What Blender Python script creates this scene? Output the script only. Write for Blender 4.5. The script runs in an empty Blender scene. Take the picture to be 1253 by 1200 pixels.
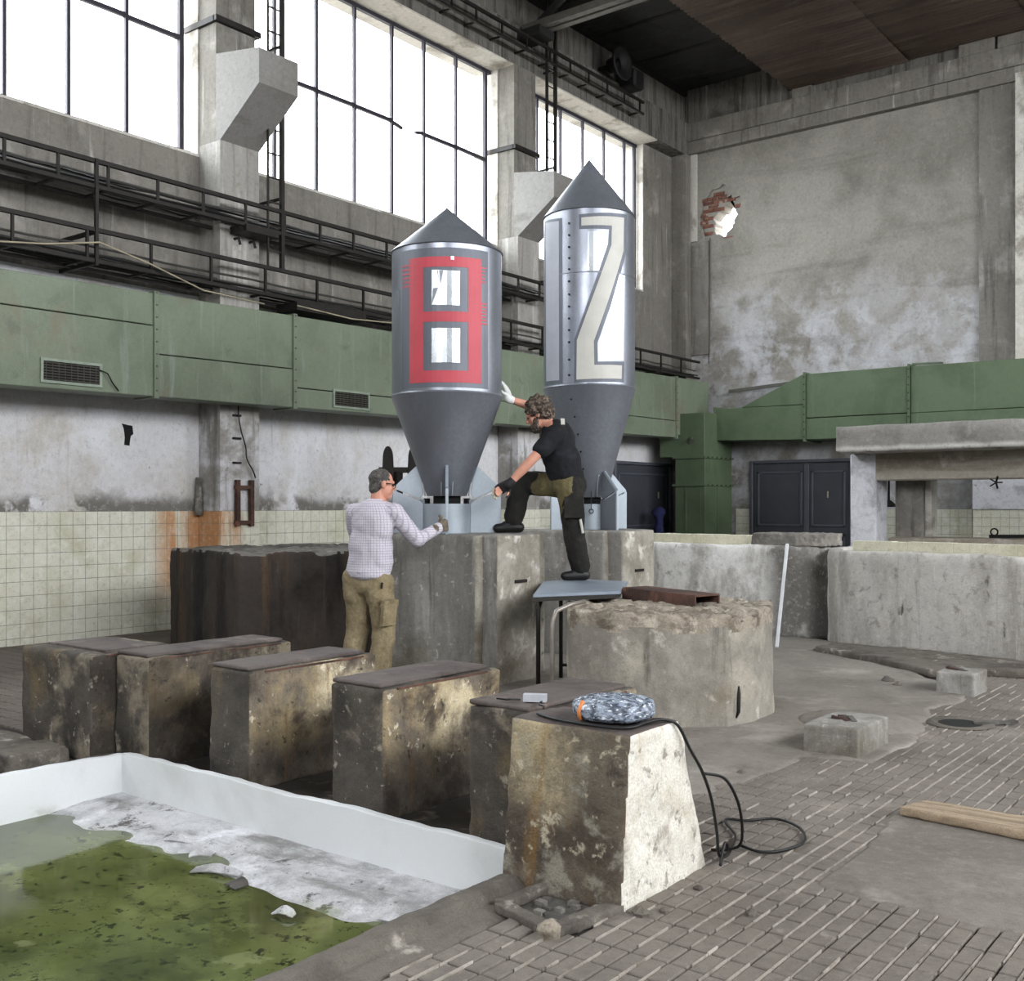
import bpy, bmesh, math, random
from mathutils import Vector, Matrix, noise
random.seed(7)
SC = bpy.context.scene
COL = SC.collection
PI = math.pi

# ------------------------------------------------------------------ camera, sky, light, exposure
cam_d = bpy.data.cameras.new('camera')
cam_d.lens = 37.87; cam_d.sensor_width = 36.0; cam_d.shift_y = 0.01436
cam_d.clip_start = 0.05; cam_d.clip_end = 400
cam = bpy.data.objects.new('camera', cam_d); COL.objects.link(cam)
cam.location = (0, 0, 1.48); cam.rotation_euler = (PI/2, 0, math.radians(37.85))
SC.camera = cam

world = bpy.data.worlds.new('overcast_sky'); SC.world = world; world.use_nodes = True
bgn = world.node_tree.nodes['Background']
bgn.inputs[0].default_value = (0.95, 0.97, 1.0, 1); bgn.inputs[1].default_value = 1.0
SC.view_settings.view_transform = 'Standard'
SC.view_settings.look = 'None'
SC.view_settings.exposure = 4.2
SC.view_settings.gamma = 1.0
SC.view_settings.use_curve_mapping = False
SC.cycles.max_bounces = 9
SC.cycles.diffuse_bounces = 5
SC.cycles.use_denoising = True
SC.cycles.sample_clamp_indirect = 6.0

def portal(loc, rot, sx, sy):
    l = bpy.data.lights.new('window_daylight', 'AREA'); l.shape = 'RECTANGLE'; l.size = sx; l.size_y = sy
    l.cycles.is_portal = True
    o = bpy.data.objects.new('window_daylight', l); COL.objects.link(o); o.location = loc; o.rotation_euler = rot

BAYS = [(-3.1, 2.21), (2.8, 8.12), (8.71, 14.03), (14.62, 18.7)]
for a, b in BAYS:
    portal((8.1, (a+b)/2, 6.8), (0, PI/2, 0), 3.8, b-a)
    portal((-11.45, (a+b)/2, 7.25), (0, -PI/2, 0), 2.9, b-a)
for a, b in [(-1.5, 3.5)]:
    portal(((a+b)/2, -7.1, 6.75), (PI/2, 0, 0), b-a, 3.5)

# ------------------------------------------------------------------ materials
def lin(h):
    if isinstance(h, str):
        c = [int(h[i:i+2], 16)/255 for i in (0, 2, 4)]
        return tuple((x/12.92 if x <= .04045 else ((x+.055)/1.055)**2.4) for x in c) + (1,)
    return tuple(h) + (1,)

def new_mat(name):
    m = bpy.data.materials.new(name); m.use_nodes = True
    return m, m.node_tree, m.node_tree.nodes['Principled BSDF']

def coords(nt, local=False):
    if local:
        return nt.nodes.new('ShaderNodeTexCoord').outputs['Object']
    return nt.nodes.new('ShaderNodeNewGeometry').outputs['Position']

def nz(nt, vec, scale, stretch=(1, 1, 1), seed=0.0, detail=6, rough=.6, dist=0.0):
    mp = nt.nodes.new('ShaderNodeMapping'); nt.links.new(vec, mp.inputs['Vector'])
    mp.inputs['Scale'].default_value = stretch
    mp.inputs['Location'].default_value = (seed*3.7, seed*1.3, seed*5.1)
    n = nt.nodes.new('ShaderNodeTexNoise'); nt.links.new(mp.outputs[0], n.inputs['Vector'])
    n.inputs['Scale'].default_value = scale; n.inputs['Detail'].default_value = detail
    n.inputs['Roughness'].default_value = rough; n.inputs['Distortion'].default_value = dist
    return n.outputs['Fac']

def rng(nt, val, lo, hi, a=0.0, b=1.0, smooth=True):
    r = nt.nodes.new('ShaderNodeMapRange'); r.interpolation_type = 'SMOOTHSTEP' if smooth else 'LINEAR'
    nt.links.new(val, r.inputs[0])
    for i, v in zip((1, 2, 3, 4), (lo, hi, a, b)): r.inputs[i].default_value = v
    return r.outputs[0]

def mth(nt, op, a, b):
    m = nt.nodes.new('ShaderNodeMath'); m.operation = op
    for i, v in enumerate((a, b)):
        if isinstance(v, (int, float)): m.inputs[i].default_value = v
        else: nt.links.new(v, m.inputs[i])
    return m.outputs[0]

def mixc(nt, fac, a, b):
    m = nt.nodes.new('ShaderNodeMix'); m.data_type = 'RGBA'
    if isinstance(fac, (int, float)): m.inputs[0].default_value = fac
    else: nt.links.new(fac, m.inputs[0])
    for i, v in ((6, a), (7, b)):
        if isinstance(v, tuple): m.inputs[i].default_value = v
        else: nt.links.new(v, m.inputs[i])
    return m.outputs[2]

def axis(nt, vec, k):
    s = nt.nodes.new('ShaderNodeSeparateXYZ'); nt.links.new(vec, s.inputs[0]); return s.outputs[k]

def bumpy(nt, bs, h, strength, dist):
    b = nt.nodes.new('ShaderNodeBump'); b.inputs['Strength'].default_value = strength; b.inputs['Distance'].default_value = dist
    nt.links.new(h, b.inputs['Height']); nt.links.new(b.outputs[0], bs.inputs['Normal'])

STREAK = (7, 7, .55)
def surface(name, base, layers, rough=.9, bump=.5, bscale=40, local=False, metal=0.0, spec=.3, bdist=.01, grit=1.0, fleck=.3):
    """layers: dicts c=colour, s=scale, lo, hi, st=stretch, seed, f=strength, z=(lo,hi) height window of that layer, xr, yr"""
    m, nt, bs = new_mat(name)
    v = coords(nt, local)
    col = lin(base)
    for i, L in enumerate(layers):
        f = rng(nt, nz(nt, v, L['s'], L.get('st', (1, 1, 1)), L.get('seed', i+1.0), L.get('d', 7), L.get('r', .62), L.get('dist', .3)), L['lo'], L['hi'])
        if 'f' in L: f = mth(nt, 'MULTIPLY', f, L['f'])
        for key, k in (('x', 0), ('y', 1), ('z', 2)):
            if key in L:
                for (a, b) in ([L[key]] if isinstance(L[key], tuple) else L[key]):
                    wob = mth(nt, 'ADD', axis(nt, v, k), mth(nt, 'MULTIPLY', nz(nt, v, 3.0, (1, 1, 1), 9.0), L.get('wob', .25)))
                    f = mth(nt, 'MULTIPLY', f, rng(nt, wob, a, b))
        col = mixc(nt, f, col, lin(L['c']))
    fine = nz(nt, v, bscale*4, (1, 1, 1), 4.4, 3)
    if bump:
        mid = nz(nt, v, bscale*.45, (1, 1, 1), 8.8, 6, .75)
        col = mixc(nt, rng(nt, mid, .5, .72, 0, .38*grit), col, tuple(x*.35 for x in lin(base)[:3])+(1,))
        col = mixc(nt, rng(nt, mid, .5, .3, 0, .30*grit), col, tuple(min(.85, x*1.45) for x in lin(base)[:3])+(1,))
    col = mixc(nt, rng(nt, fine, .35, .75, 0, fleck), col, (.02, .02, .018, 1))
    nt.links.new(col, bs.inputs['Base Color'])
    bs.inputs['Roughness'].default_value = rough; bs.inputs['Metallic'].default_value = metal
    bs.inputs['Specular IOR Level'].default_value = spec
    if bump:
        h = mth(nt, 'ADD', nz(nt, v, bscale, (1, 1, 1), 2.2, 8, .7), mth(nt, 'MULTIPLY', nz(nt, v, bscale/7, (1, 1, 1), 6.6, 4), 1.5))
        bumpy(nt, bs, h, bump, bdist)
    return m

def plain(name, c, rough=.6, metal=0.0, var=.25, scale=9.0, spec=.4, local=False):
    m, nt, bs = new_mat(name); v = coords(nt, local); b = lin(c)
    dk = tuple(x*(1-var) for x in b[:3]) + (1,)
    col = mixc(nt, rng(nt, nz(nt, v, scale), .35, .7), b, dk)
    nt.links.new(col, bs.inputs['Base Color'])
    bs.inputs['Roughness'].default_value = rough; bs.inputs['Metallic'].default_value = metal
    bs.inputs['Specular IOR Level'].default_value = spec
    return m

M = {}
M['conc_wall'] = surface('grey_concrete', '7a766f', [
    dict(c='6d6962', s=.8, lo=.42, hi=.68), dict(c='9a968f', s=1.6, lo=.52, hi=.72, seed=5),
    dict(c='4e4b46', s=1.1, lo=.5, hi=.72, st=STREAK, f=.75, seed=8), dict(c='c2bfb8', s=1.3, lo=.6, hi=.76, st=STREAK, f=.6, seed=3)], bump=.35)
M['plaster_low'] = surface('flaking_whitewash', 'd9d8da', [
    dict(c='c4beb4', s=.9, lo=.46, hi=.7, seed=2), dict(c='e6e6ea', s=1.4, lo=.5, hi=.7, seed=7),
    dict(c='8f8a83', s=2.2, lo=.5, hi=.6, seed=4, f=.8, z=[(1.95, 1.62)]), dict(c='76726c', s=1.3, lo=.45, hi=.5, seed=6, z=[(1.78, 1.6)], x=[(-11.3, -11.25)]),
    dict(c='6b6762', s=9, lo=.68, hi=.73, f=.8, seed=11), dict(c='8f8b84', s=1.5, lo=.58, hi=.8, st=STREAK, f=.6, seed=13)], bump=.35)
M['plaster_up'] = surface('grey_plaster', '8d8981', [
    dict(c='6f6b63', s=.7, lo=.42, hi=.7, seed=2), dict(c='a3a1a0', s=1.1, lo=.44, hi=.62, seed=3, z=[(7.0, 5.6)], wob=1.2),
    dict(c='b6b6ba', s=2.0, lo=.46, hi=.6, seed=5, z=[(6.9, 5.2)], wob=1.2, f=.7), dict(c='c3c3c8', s=1.2, lo=.48, hi=.62, seed=9, z=[(6.5, 5.0)], wob=1.0, f=.7), dict(c='8f8d8c', s=3.2, lo=.56, hi=.64, seed=25, z=[(6.5, 5.0)], f=.5),
    dict(c='5d5952', s=.8, lo=.52, hi=.75, st=(.35, .35, 3), f=.6, seed=12), dict(c='4e4a44', s=1.6, lo=.58, hi=.72, seed=21, f=.7, x=[(-9.4, -10.4)])], bump=.4)
M['beam'] = surface('upper_beam_concrete', '6c6963', [
    dict(c='45423e', s=1.2, lo=.45, hi=.66, st=STREAK, seed=2), dict(c='8f8c85', s=1.5, lo=.55, hi=.72, st=STREAK, seed=6), dict(c='2f2d2a', s=.7, lo=.5, hi=.7, seed=9, z=(9.0, 9.7))], bump=.4)  # darkest towards the roof, the shadow there painted into the concrete
M['reveal'] = surface('pale_window_reveal', 'bdb9b0', [dict(c='8f8a80', s=2, lo=.5, hi=.65), dict(c='d4d1c9', s=1.4, lo=.5, hi=.7)], bump=.25)
M['ceil'] = surface('dark_roof_slab', '2f2f2d', [dict(c='1d1d1c', s=1.3, lo=.42, hi=.7), dict(c='474743', s=2.2, lo=.56, hi=.75, st=(.5, 3, 1))], bump=.3)  # roof slabs near black throughout
M['rustroof'] = surface('rusty_corrugated_sheet', '4d4038', [
    dict(c='3a302b', s=.9, lo=.42, hi=.66, st=(.4, 2.5, 1)), dict(c='5f5047', s=1.3, lo=.52, hi=.72, st=(.3, 4, 1), seed=4), dict(c='70665d', s=1.8, lo=.6, hi=.74, st=(.25, 5, 1), seed=8, f=.7)], bump=.15, rough=.85)
M['soot'] = plain('sooty_steel', '1c1b1a', .75, .0, .3)
M['iron'] = plain('dark_iron', '25221f', .6, .4, .4)
M['steel_truss'] = plain('grey_steel', '5b5953', .6, .2, .3)
M['cable'] = plain('black_cable', '131313', .5)
M['cable_grey'] = plain('dusty_cable', '3a3936', .7)
M['rope'] = plain('pale_rope', 'a39a83', .9)
M['duct'] = surface('grey_green_duct_paint', '78836f', [dict(c='687260', s=1.2, lo=.42, hi=.7), dict(c='8d968b', s=1.3, lo=.55, hi=.75, st=STREAK, f=.7, seed=4),
    dict(c='5c6558', s=3.5, lo=.6, hi=.72, f=.6, seed=6), dict(c='7b6a58', s=1.1, lo=.58, hi=.75, f=.6, seed=14)], rough=.55, bump=.08, grit=.4)
M['duct2'] = surface('green_duct_paint', '5b6b52', [dict(c='4d5c45', s=1.2, lo=.42, hi=.7), dict(c='748068', s=1.3, lo=.58, hi=.78, st=STREAK, f=.6, seed=4), dict(c='8a8f84', s=9, lo=.7, hi=.76, f=.6, seed=6)], rough=.5, bump=.06, grit=.3)
M['grille'] = plain('grille_frame', '8a9686', .5)
M['black'] = plain('grille_dark', '0f100f', .9)
M['door'] = plain('grey_blue_door_paint', '41434a', .5, 0, .2, 2)
M['doortrim'] = plain('grey_blue_door_frame', '50525a', .5, 0, .2, 2)
M['wtile'] = surface('cream_wall_tile', 'dedccb', [dict(c='c9c6ab', s=1.2, lo=.45, hi=.7), dict(c='b3ab90', s=.9, lo=.55, hi=.72, z=[(.9, .1)], f=.8, seed=4), dict(c='e8e8da', s=5, lo=.5, hi=.65, seed=8, f=.7),
    dict(c='c0803f', s=1.3, lo=.3, hi=.5, seed=3, st=(3, 3, .3), y=[(7.45, 7.85), (8.6, 8.35)], z=[(.2, .7)], wob=.15, f=.9)], rough=.3, bump=.03, spec=.5)
M['rimtile'] = surface('cream_rim_tile', 'd6d2bb', [dict(c='c0b99f', s=1.5, lo=.45, hi=.7), dict(c='a9c0ad', s=.8, lo=.55, hi=.75, seed=5, f=.5)], rough=.35, bump=.03, spec=.5)
M['grout'] = surface('grey_grout', '88867a', [dict(c='5f5d55', s=2, lo=.45, hi=.7)], bump=.2)
M['ftile'] = surface('brown_grey_clinker', '766f67', [dict(c='655e57', s=1.1, lo=.4, hi=.7), dict(c='8a837a', s=1.7, lo=.52, hi=.74, seed=5), dict(c='5d5650', s=.5, lo=.55, hi=.72, seed=7, f=.7), dict(c='a29b92', s=11, lo=.6, hi=.75, seed=9, f=.5)], bump=.35, bscale=55, rough=.85)
M['fgrout'] = surface('dark_floor_grout', '3b3631', [dict(c='332f2b', s=3, lo=.45, hi=.65), dict(c='6b645c', s=7, lo=.55, hi=.7)], bump=.3)
M['ridge'] = surface('highlit_joint_ridge', 'a39b91', [dict(c='7f776d', s=6, lo=.45, hi=.65), dict(c='bdb6ac', s=9, lo=.55, hi=.7)], bump=.4, bscale=70)  # raised joints; the pale colour paints edges that catch window light
M['screed'] = surface('dusty_screed', '837d75', [dict(c='6d675f', s=.9, lo=.4, hi=.68), dict(c='9c968e', s=1.9, lo=.5, hi=.74, seed=4), dict(c='5f5953', s=1.4, lo=.58, hi=.75, seed=6), dict(c='a59f96', s=12, lo=.62, hi=.76, f=.5, seed=8)], bump=.3, bscale=45)
M['ledge'] = surface('dark_ledge', '5f5c57', [dict(c='3d3a37', s=2, lo=.4, hi=.65), dict(c='7d7972', s=5, lo=.55, hi=.7)], bump=.5)
M['curb'] = surface('worn_curb', '69635b', [dict(c='4d4741', s=2, lo=.45, hi=.65), dict(c='a39d93', s=6, lo=.58, hi=.7, st=(1, 1, 1)), dict(c='403c38', s=3, lo=.58, hi=.7, seed=8)], bump=.6, bscale=35)
M['block'] = surface('stained_dark_concrete', '57524b', [
    dict(c='3b3732', s=1.6, lo=.42, hi=.62, seed=2), dict(c='8a8070', s=3.0, lo=.52, hi=.66, seed=5), dict(c='2a2724', s=2.2, lo=.48, hi=.66, seed=8, z=[(.55, .05)]),
    dict(c='7a6a4e', s=2.5, lo=.52, hi=.7, st=(1.5, 1.5, .6), seed=11, f=.7), dict(c='b3ab9c', s=22, lo=.63, hi=.7, seed=14, f=.8), dict(c='cfc6b2', s=5, lo=.6, hi=.7, seed=16, f=.6)], bump=.7, bscale=30, bdist=.014)
M['block_side'] = surface('yellowed_whitewash_concrete', '6d6459', [
    dict(c='a08f6e', s=2.4, lo=.42, hi=.62, seed=2, z=[(.22, .45)]), dict(c='cdbf9f', s=3.3, lo=.44, hi=.62, seed=5, z=[(.28, .5)], y=[(3.9, 4.35)]), dict(c='4a4138', s=2.6, lo=.48, hi=.64, seed=8),
    dict(c='332d28', s=1.9, lo=.42, hi=.62, seed=12, z=[(.42, .15)]), dict(c='7d5d35', s=2.2, lo=.58, hi=.72, st=STREAK, seed=10, f=.6), dict(c='ddd3bd', s=14, lo=.60, hi=.67, seed=16, f=.8, z=[(.2, .45)]), dict(c='2c2722', s=18, lo=.6, hi=.68, seed=14, f=.8),  # stains and the neighbouring block's shadow both painted into the lower part
    dict(c='2f2a26', s=1.2, lo=.3, hi=.5, seed=18, x=[(-4.7, -5.1)], f=.75)], bump=.8, bscale=30, bdist=.014)
M['b5_front'] = surface('mossy_yellow_concrete', '6a6155', [
    dict(c='b3a585', s=2.0, lo=.42, hi=.64, seed=2, z=[(.3, .5)]), dict(c='4d443b', s=2.2, lo=.45, hi=.6, seed=8, z=[(.6, .35)]), dict(c='9b9789', s=6, lo=.52, hi=.64, seed=5, f=.8),
    dict(c='85642f', s=1.5, lo=.52, hi=.7, st=STREAK, seed=10, f=.75), dict(c='c9c0a8', s=13, lo=.56, hi=.64, seed=14, f=.8, z=[(.1, .3)]), dict(c='38312b', s=9, lo=.6, hi=.7, seed=19, f=.8)], bump=.9, bscale=28, bdist=.016)
M['b5_side'] = surface('white_limewash_concrete', 'dfdbcf', [
    dict(c='c6bfae', s=3.0, lo=.46, hi=.66, seed=2), dict(c='9a9082', s=4.5, lo=.54, hi=.68, seed=5, f=.8), dict(c='b08a52', s=1.6, lo=.52, hi=.68, st=STREAK, seed=10, f=.7, z=[(.4, .62)]), dict(c='8d8270', s=2.2, lo=.5, hi=.68, seed=22, f=.7, z=[(.42, .1)]), dict(c='6f665b', s=16, lo=.58, hi=.68, seed=14, f=.7)], bump=.7, bscale=30, bdist=.012)
M['plate'] = surface('dark_cover_plate', '5d5551', [dict(c='463e3b', s=2, lo=.42, hi=.66), dict(c='786e68', s=3.5, lo=.55, hi=.72, seed=4), dict(c='6b4a38', s=2.8, lo=.6, hi=.72, seed=7, f=.7)], bump=.3, rough=.8)
M['dark_plinth'] = surface('soot_black_concrete', '413b36', [
    dict(c='231f1d', s=1.0, lo=.42, hi=.62, st=(3, 3, .35), seed=3), dict(c='5d4a38', s=1.0, lo=.52, hi=.7, st=(4, 4, .3), seed=6), dict(c='6f6a60', s=1.4, lo=.6, hi=.74, st=STREAK, seed=8, f=.7), dict(c='1c1918', s=1.1, lo=.5, hi=.7, seed=11, f=.8)], bump=.35)
M['rough_top'] = surface('broken_grey_concrete', '7d7972', [dict(c='5d5954', s=4, lo=.45, hi=.62), dict(c='a09b92', s=6, lo=.55, hi=.7, seed=5)], bump=.8)
M['plinth'] = surface('grey_plinth_concrete', '8f8c86', [
    dict(c='75726b', s=1.0, lo=.42, hi=.66, st=(2.5, 2.5, .4)), dict(c='aaa8a3', s=1.3, lo=.5, hi=.7, st=(3, 3, .5), seed=4), dict(c='5a564f', s=1.2, lo=.56, hi=.72, st=STREAK, seed=6, f=.8),
    dict(c='c5c2ba', s=14, lo=.6, hi=.68, seed=9, f=.7), dict(c='57503f', s=1.4, lo=.46, hi=.66, seed=13, z=[(.75, .3)], f=.7)], bump=.45)
M['plinth_side'] = surface('flaked_plinth_side', '9d988d', [
    dict(c='7f796d', s=2.4, lo=.42, hi=.62), dict(c='cbc7bd', s=5, lo=.54, hi=.66, seed=4), dict(c='685f4e', s=1.6, lo=.46, hi=.66, seed=9, z=[(.8, .35)], f=.8), dict(c='57524b', s=9, lo=.62, hi=.7, seed=6, f=.7)], bump=.6)
M['drum'] = surface('grey_beige_concrete', '928d83', [
    dict(c='7c776e', s=1.1, lo=.42, hi=.64, seed=2), dict(c='a9a293', s=1.8, lo=.5, hi=.68, seed=5), dict(c='7a6d57', s=1.2, lo=.55, hi=.72, seed=7, f=.7), dict(c='c4bfb3', s=6, lo=.6, hi=.7, seed=9, f=.7),
    dict(c='57524a', s=1.2, lo=.6, hi=.74, st=STREAK, seed=11, f=.8)], bump=.4)
M['drum_top'] = surface('broken_beige_concrete', 'a19788', [dict(c='756b5e', s=5, lo=.45, hi=.6), dict(c='c2b8a7', s=7, lo=.54, hi=.68, seed=5), dict(c='4a423a', s=9, lo=.6, hi=.7, seed=8, f=.8)], bump=1.0, bscale=26, bdist=.02)
M['tank'] = surface('streaked_tank_concrete', 'c6c2bb', [
    dict(c='a19c94', s=1.2, lo=.42, hi=.64, st=(1.5, 1.5, .5), seed=2), dict(c='d0cdc7', s=1.3, lo=.5, hi=.68, st=(1.6, 1.6, .7), seed=5), dict(c='77716a', s=1.0, lo=.57, hi=.75, st=(5, 5, .3), seed=8, f=.85), dict(c='e0ddd8', s=1.2, lo=.55, hi=.72, st=(6, 6, .35), seed=28, f=.8), dict(c='8d8780', s=9, lo=.58, hi=.68, seed=18, f=.7),
    dict(c='5f5a53', s=1.6, lo=.5, hi=.7, seed=10, z=[(.45, .05)], f=.8), dict(c='45413b', s=3.2, lo=.63, hi=.72, st=(2, 2, .8), seed=13, f=.9), dict(c='57524b', s=1.2, lo=.4, hi=.55, seed=3, x=[(-5.3, -4.9), (-4.25, -4.45)], f=.7)], bump=.45)  # corner by the other tank tinted dark, dirt and shade in one colour
M['tank_left'] = surface('whitewashed_tank_concrete', 'd9d7d2', [
    dict(c='a39f98', s=1.3, lo=.44, hi=.62, st=(2, 2, .6), seed=2), dict(c='7f7a73', s=3.5, lo=.56, hi=.66, seed=5, f=.8), dict(c='e2e0dc', s=2.2, lo=.5, hi=.66, seed=8), dict(c='8f8b85', s=.8, lo=.52, hi=.6, seed=12, x=[(-5.6, -6.1)]),
    dict(c='57524b', s=1.0, lo=.38, hi=.52, seed=3, x=[(-5.25, -4.95)], wob=.15, f=.85), dict(c='67625b', s=2, lo=.45, hi=.65, seed=15, z=[(.4, .05)], f=.7)], bump=.45)  # dark tint near the tank joint: dirt plus shade put into the colour
M['canopy'] = surface('canopy_concrete', '8a8782', [dict(c='6e6b66', s=1.2, lo=.44, hi=.66), dict(c='a5a29c', s=2.0, lo=.54, hi=.7, seed=4), dict(c='e0ddd6', s=3.5, lo=.35, hi=.5, seed=6, z=[(2.42, 2.33)], wob=.1)], bump=.4)
M['canopy_beam'] = surface('canopy_beam_concrete', 'aaa397', [dict(c='857c6e', s=1.2, lo=.44, hi=.66, st=(.4, .4, 4)), dict(c='c0bbb2', s=2.0, lo=.54, hi=.7, seed=4)], bump=.3)
M['white_paint'] = surface('white_pool_paint', 'd6d9da', [dict(c='c6c9c8', s=1.3, lo=.48, hi=.72), dict(c='b3b5ad', s=3.5, lo=.55, hi=.75, seed=4, z=[(-.05, -.15)], wob=.05)], bump=.12, rough=.6, grit=.05, fleck=.04)
M['white_col'] = surface('whitewashed_pier', 'd3d3d8', [dict(c='a9a8ab', s=2.2, lo=.48, hi=.64), dict(c='8b877f', s=3.5, lo=.6, hi=.72, seed=4)], bump=.3)
M['sediment'] = surface('white_sediment', 'c9c9cb', [dict(c='a3a3a4', s=2.5, lo=.45, hi=.64), dict(c='4f4c48', s=5, lo=.55, hi=.64, seed=5, r=.8), dict(c='8b8a88', s=1.6, lo=.5, hi=.66, seed=15, st=(1, 3, 1)), dict(c='e4e4e8', s=3, lo=.52, hi=.68, seed=8), dict(c='7d8a55', s=2.6, lo=.5, hi=.64, seed=11, y=[(3.15, 2.9)], wob=.1)], bump=.5)
M['brick'] = surface('red_brick', '7c5243', [dict(c='5b3b31', s=8, lo=.45, hi=.62), dict(c='b3a394', s=6, lo=.55, hi=.66, seed=4)], bump=.6)
M['plank'] = surface('grey_brown_plank', '9b8a74', [dict(c='7d6d59', s=2, lo=.45, hi=.66, st=(.5, 9, 3)), dict(c='b3a28b', s=2, lo=.55, hi=.7, st=(.5, 12, 3), seed=4)], bump=.3)
M['rust'] = surface('rusty_steel', '5b4136', [dict(c='3d2c26', s=3, lo=.42, hi=.62), dict(c='7b5444', s=5, lo=.54, hi=.7, seed=4)], bump=.5, rough=.8)
M['tabletop'] = plain('blue_grey_laminate', '7b8590', .45, 0, .15, 5)
M['leg_black'] = plain('black_table_leg', '26241f', .5, .3)
M['tube'] = plain('dull_steel_tube', '9a948a', .45, .5, .35)
M['alu'] = plain('bright_aluminium', 'dfe1e4', .3, .3, .1)
M['wrap'] = None
M['orange'] = plain('orange_tape', 'd0814a', .5)
M['box_grey'] = plain('grey_plastic', 'b9bcc2', .35)
M['lampcase'] = plain('black_horn', '0c0c0d', .6)
M['blue'] = plain('blue_cloth', '23264f', .9)
M['bars'] = plain('window_bar_steel', '2d2a33', .6, .2, .3)

# galvanised and painted sheet of the rockets
def galva(name, base, rough, metal, var, flake=14.0):
    m, nt, bs = new_mat(name); v = coords(nt)
    b = lin(base)
    vo = nt.nodes.new('ShaderNodeTexVoronoi'); vo.inputs['Scale'].default_value = flake*3; nt.links.new(v, vo.inputs['Vector'])
    c1 = tuple(x*(1-var) for x in b[:3])+(1,)
    col = mixc(nt, rng(nt, vo.outputs['Color'], .2, .8, 0, .5), b, c1)
    col = mixc(nt, rng(nt, nz(nt, v, 1.6, (2, 2, .5)), .4, .7), col, c1)
    nt.links.new(col, bs.inputs['Base Color'])
    r = rng(nt, nz(nt, v, 3.0, (1, 1, .6), 3.0), .3, .7, rough-.06, rough+.08)
    nt.links.new(r, bs.inputs['Roughness'])
    bs.inputs['Metallic'].default_value = metal
    bumpy(nt, bs, nz(nt, v, 2.2, (1, 1, .7), 5.0, 3), .15, .02)
    return m
M['galv'] = galva('galvanised_sheet', '8c9099', .36, .85, .18)
M['galv_cone'] = galva('dull_galvanised_cone', '757980', .42, .45, .22)
M['galv_light'] = galva('pale_galvanised_fin', 'a4adb5', .42, .5, .12)
M['galv_dark'] = galva('grey_fin', '7b7f86', .5, .6, .12)
M['shiny'] = galva('bare_shiny_sheet', 'a4a9ad', .3, .95, .18)
M['fieldgrey'] = galva('grey_stencil_paint', '5b5f67', .5, .35, .1)
M['red'] = plain('red_paint', 'b03e49', .5, 0, .12, 5)
M['digitwhite'] = plain('cream_white_paint', 'b4b2ab', .5, 0, .1, 5)
M['digitgrey'] = plain('pale_grey_paint', '9a9ca4', .5, .1, .1, 5)

# glass, water, wrap
m, nt, bs = new_mat('window_glass')
tr = nt.nodes.new('ShaderNodeBsdfTransparent'); tr.inputs[0].default_value = (.93, .95, .96, 1)
gl = nt.nodes.new('ShaderNodeBsdfGlossy'); gl.inputs['Roughness'].default_value = .05
mx = nt.nodes.new('ShaderNodeMixShader'); mx.inputs[0].default_value = .05
nt.links.new(tr.outputs[0], mx.inputs[1]); nt.links.new(gl.outputs[0], mx.inputs[2]); nt.links.new(mx.outputs[0], nt.nodes['Material Output'].inputs[0])
M['glass'] = m
m, nt, bs = new_mat('algae_water'); v = coords(nt)
c = mixc(nt, rng(nt, nz(nt, v, 1.5, (1, 1, 1), 1, 8), .38, .66), lin('575f35'), lin('353d1f'))
c = mixc(nt, rng(nt, nz(nt, v, 2.2, (1, 1, 1), 4, 8), .52, .72), c, lin('6d7546'))
c = mixc(nt, rng(nt, nz(nt, v, 17, (1, 1, 1), 6, 9, .75), .56, .62), c, lin('1b2410'))
c = mixc(nt, mth(nt, 'MULTIPLY', rng(nt, nz(nt, v, 3.0, (1, 1, 1), 8, 4), .64, .70), .35), c, lin('93996f'))
nt.links.new(c, bs.inputs['Base Color']); bs.inputs['Roughness'].default_value = .06; bs.inputs['Specular IOR Level'].default_value = .5
bumpy(nt, bs, nz(nt, v, 16, (1, 1, 1), 3, 4), .03, .01)
M['water'] = m
m, nt, bs = new_mat('cling_film_over_cable'); v = coords(nt)
c = mixc(nt, rng(nt, nz(nt, v, 28, (1, 1, 2), 2, 5), .4, .62), lin('8c97a6'), lin('39414d'))
c = mixc(nt, rng(nt, nz(nt, v, 45, (1, 1, 2), 7, 5), .55, .66), c, lin('dfe6ee'))
nt.links.new(c, bs.inputs['Base Color']); bs.inputs['Roughness'].default_value = .22
bumpy(nt, bs, nz(nt, v, 40, (1, 1, 1.5), 5, 5), .8, .01)
M['wrap'] = m

# people
M['skin'] = plain('skin', 'c08a74', .55, 0, .15, 12, local=True)
M['skin_face'] = M['skin']
M['hair_dark'] = surface('curly_brown_hair', '463c35', [dict(c='857668', s=40, lo=.46, hi=.62), dict(c='1d1815', s=30, lo=.5, hi=.66, seed=5)], bump=1.0, bscale=60)
M['hair_grey'] = surface('short_greying_hair', '4d4a47', [dict(c='77736f', s=60, lo=.5, hi=.66), dict(c='2e2b29', s=40, lo=.5, hi=.66, seed=5)], bump=.8, bscale=90)
M['tshirt'] = surface('black_cotton', '15161a', [dict(c='22242a', s=6, lo=.5, hi=.7)], bump=.3, bscale=18, rough=.95)
M['black_trouser'] = surface('black_work_cloth', '1e1d1b', [dict(c='2f2d29', s=8, lo=.48, hi=.66)], bump=.5, bscale=18, rough=.95)
M['khaki'] = surface('khaki_cloth', '877a5f', [dict(c='6f6349', s=7, lo=.46, hi=.66), dict(c='9a8d70', s=9, lo=.55, hi=.7, seed=4)], bump=.5, bscale=16, rough=.95)
M['khaki2'] = surface('olive_panel_cloth', '6f6647', [dict(c='575037', s=7, lo=.46, hi=.66)], bump=.5, bscale=16, rough=.95)
M['boot'] = plain('black_boot', '151413', .5)
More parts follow.
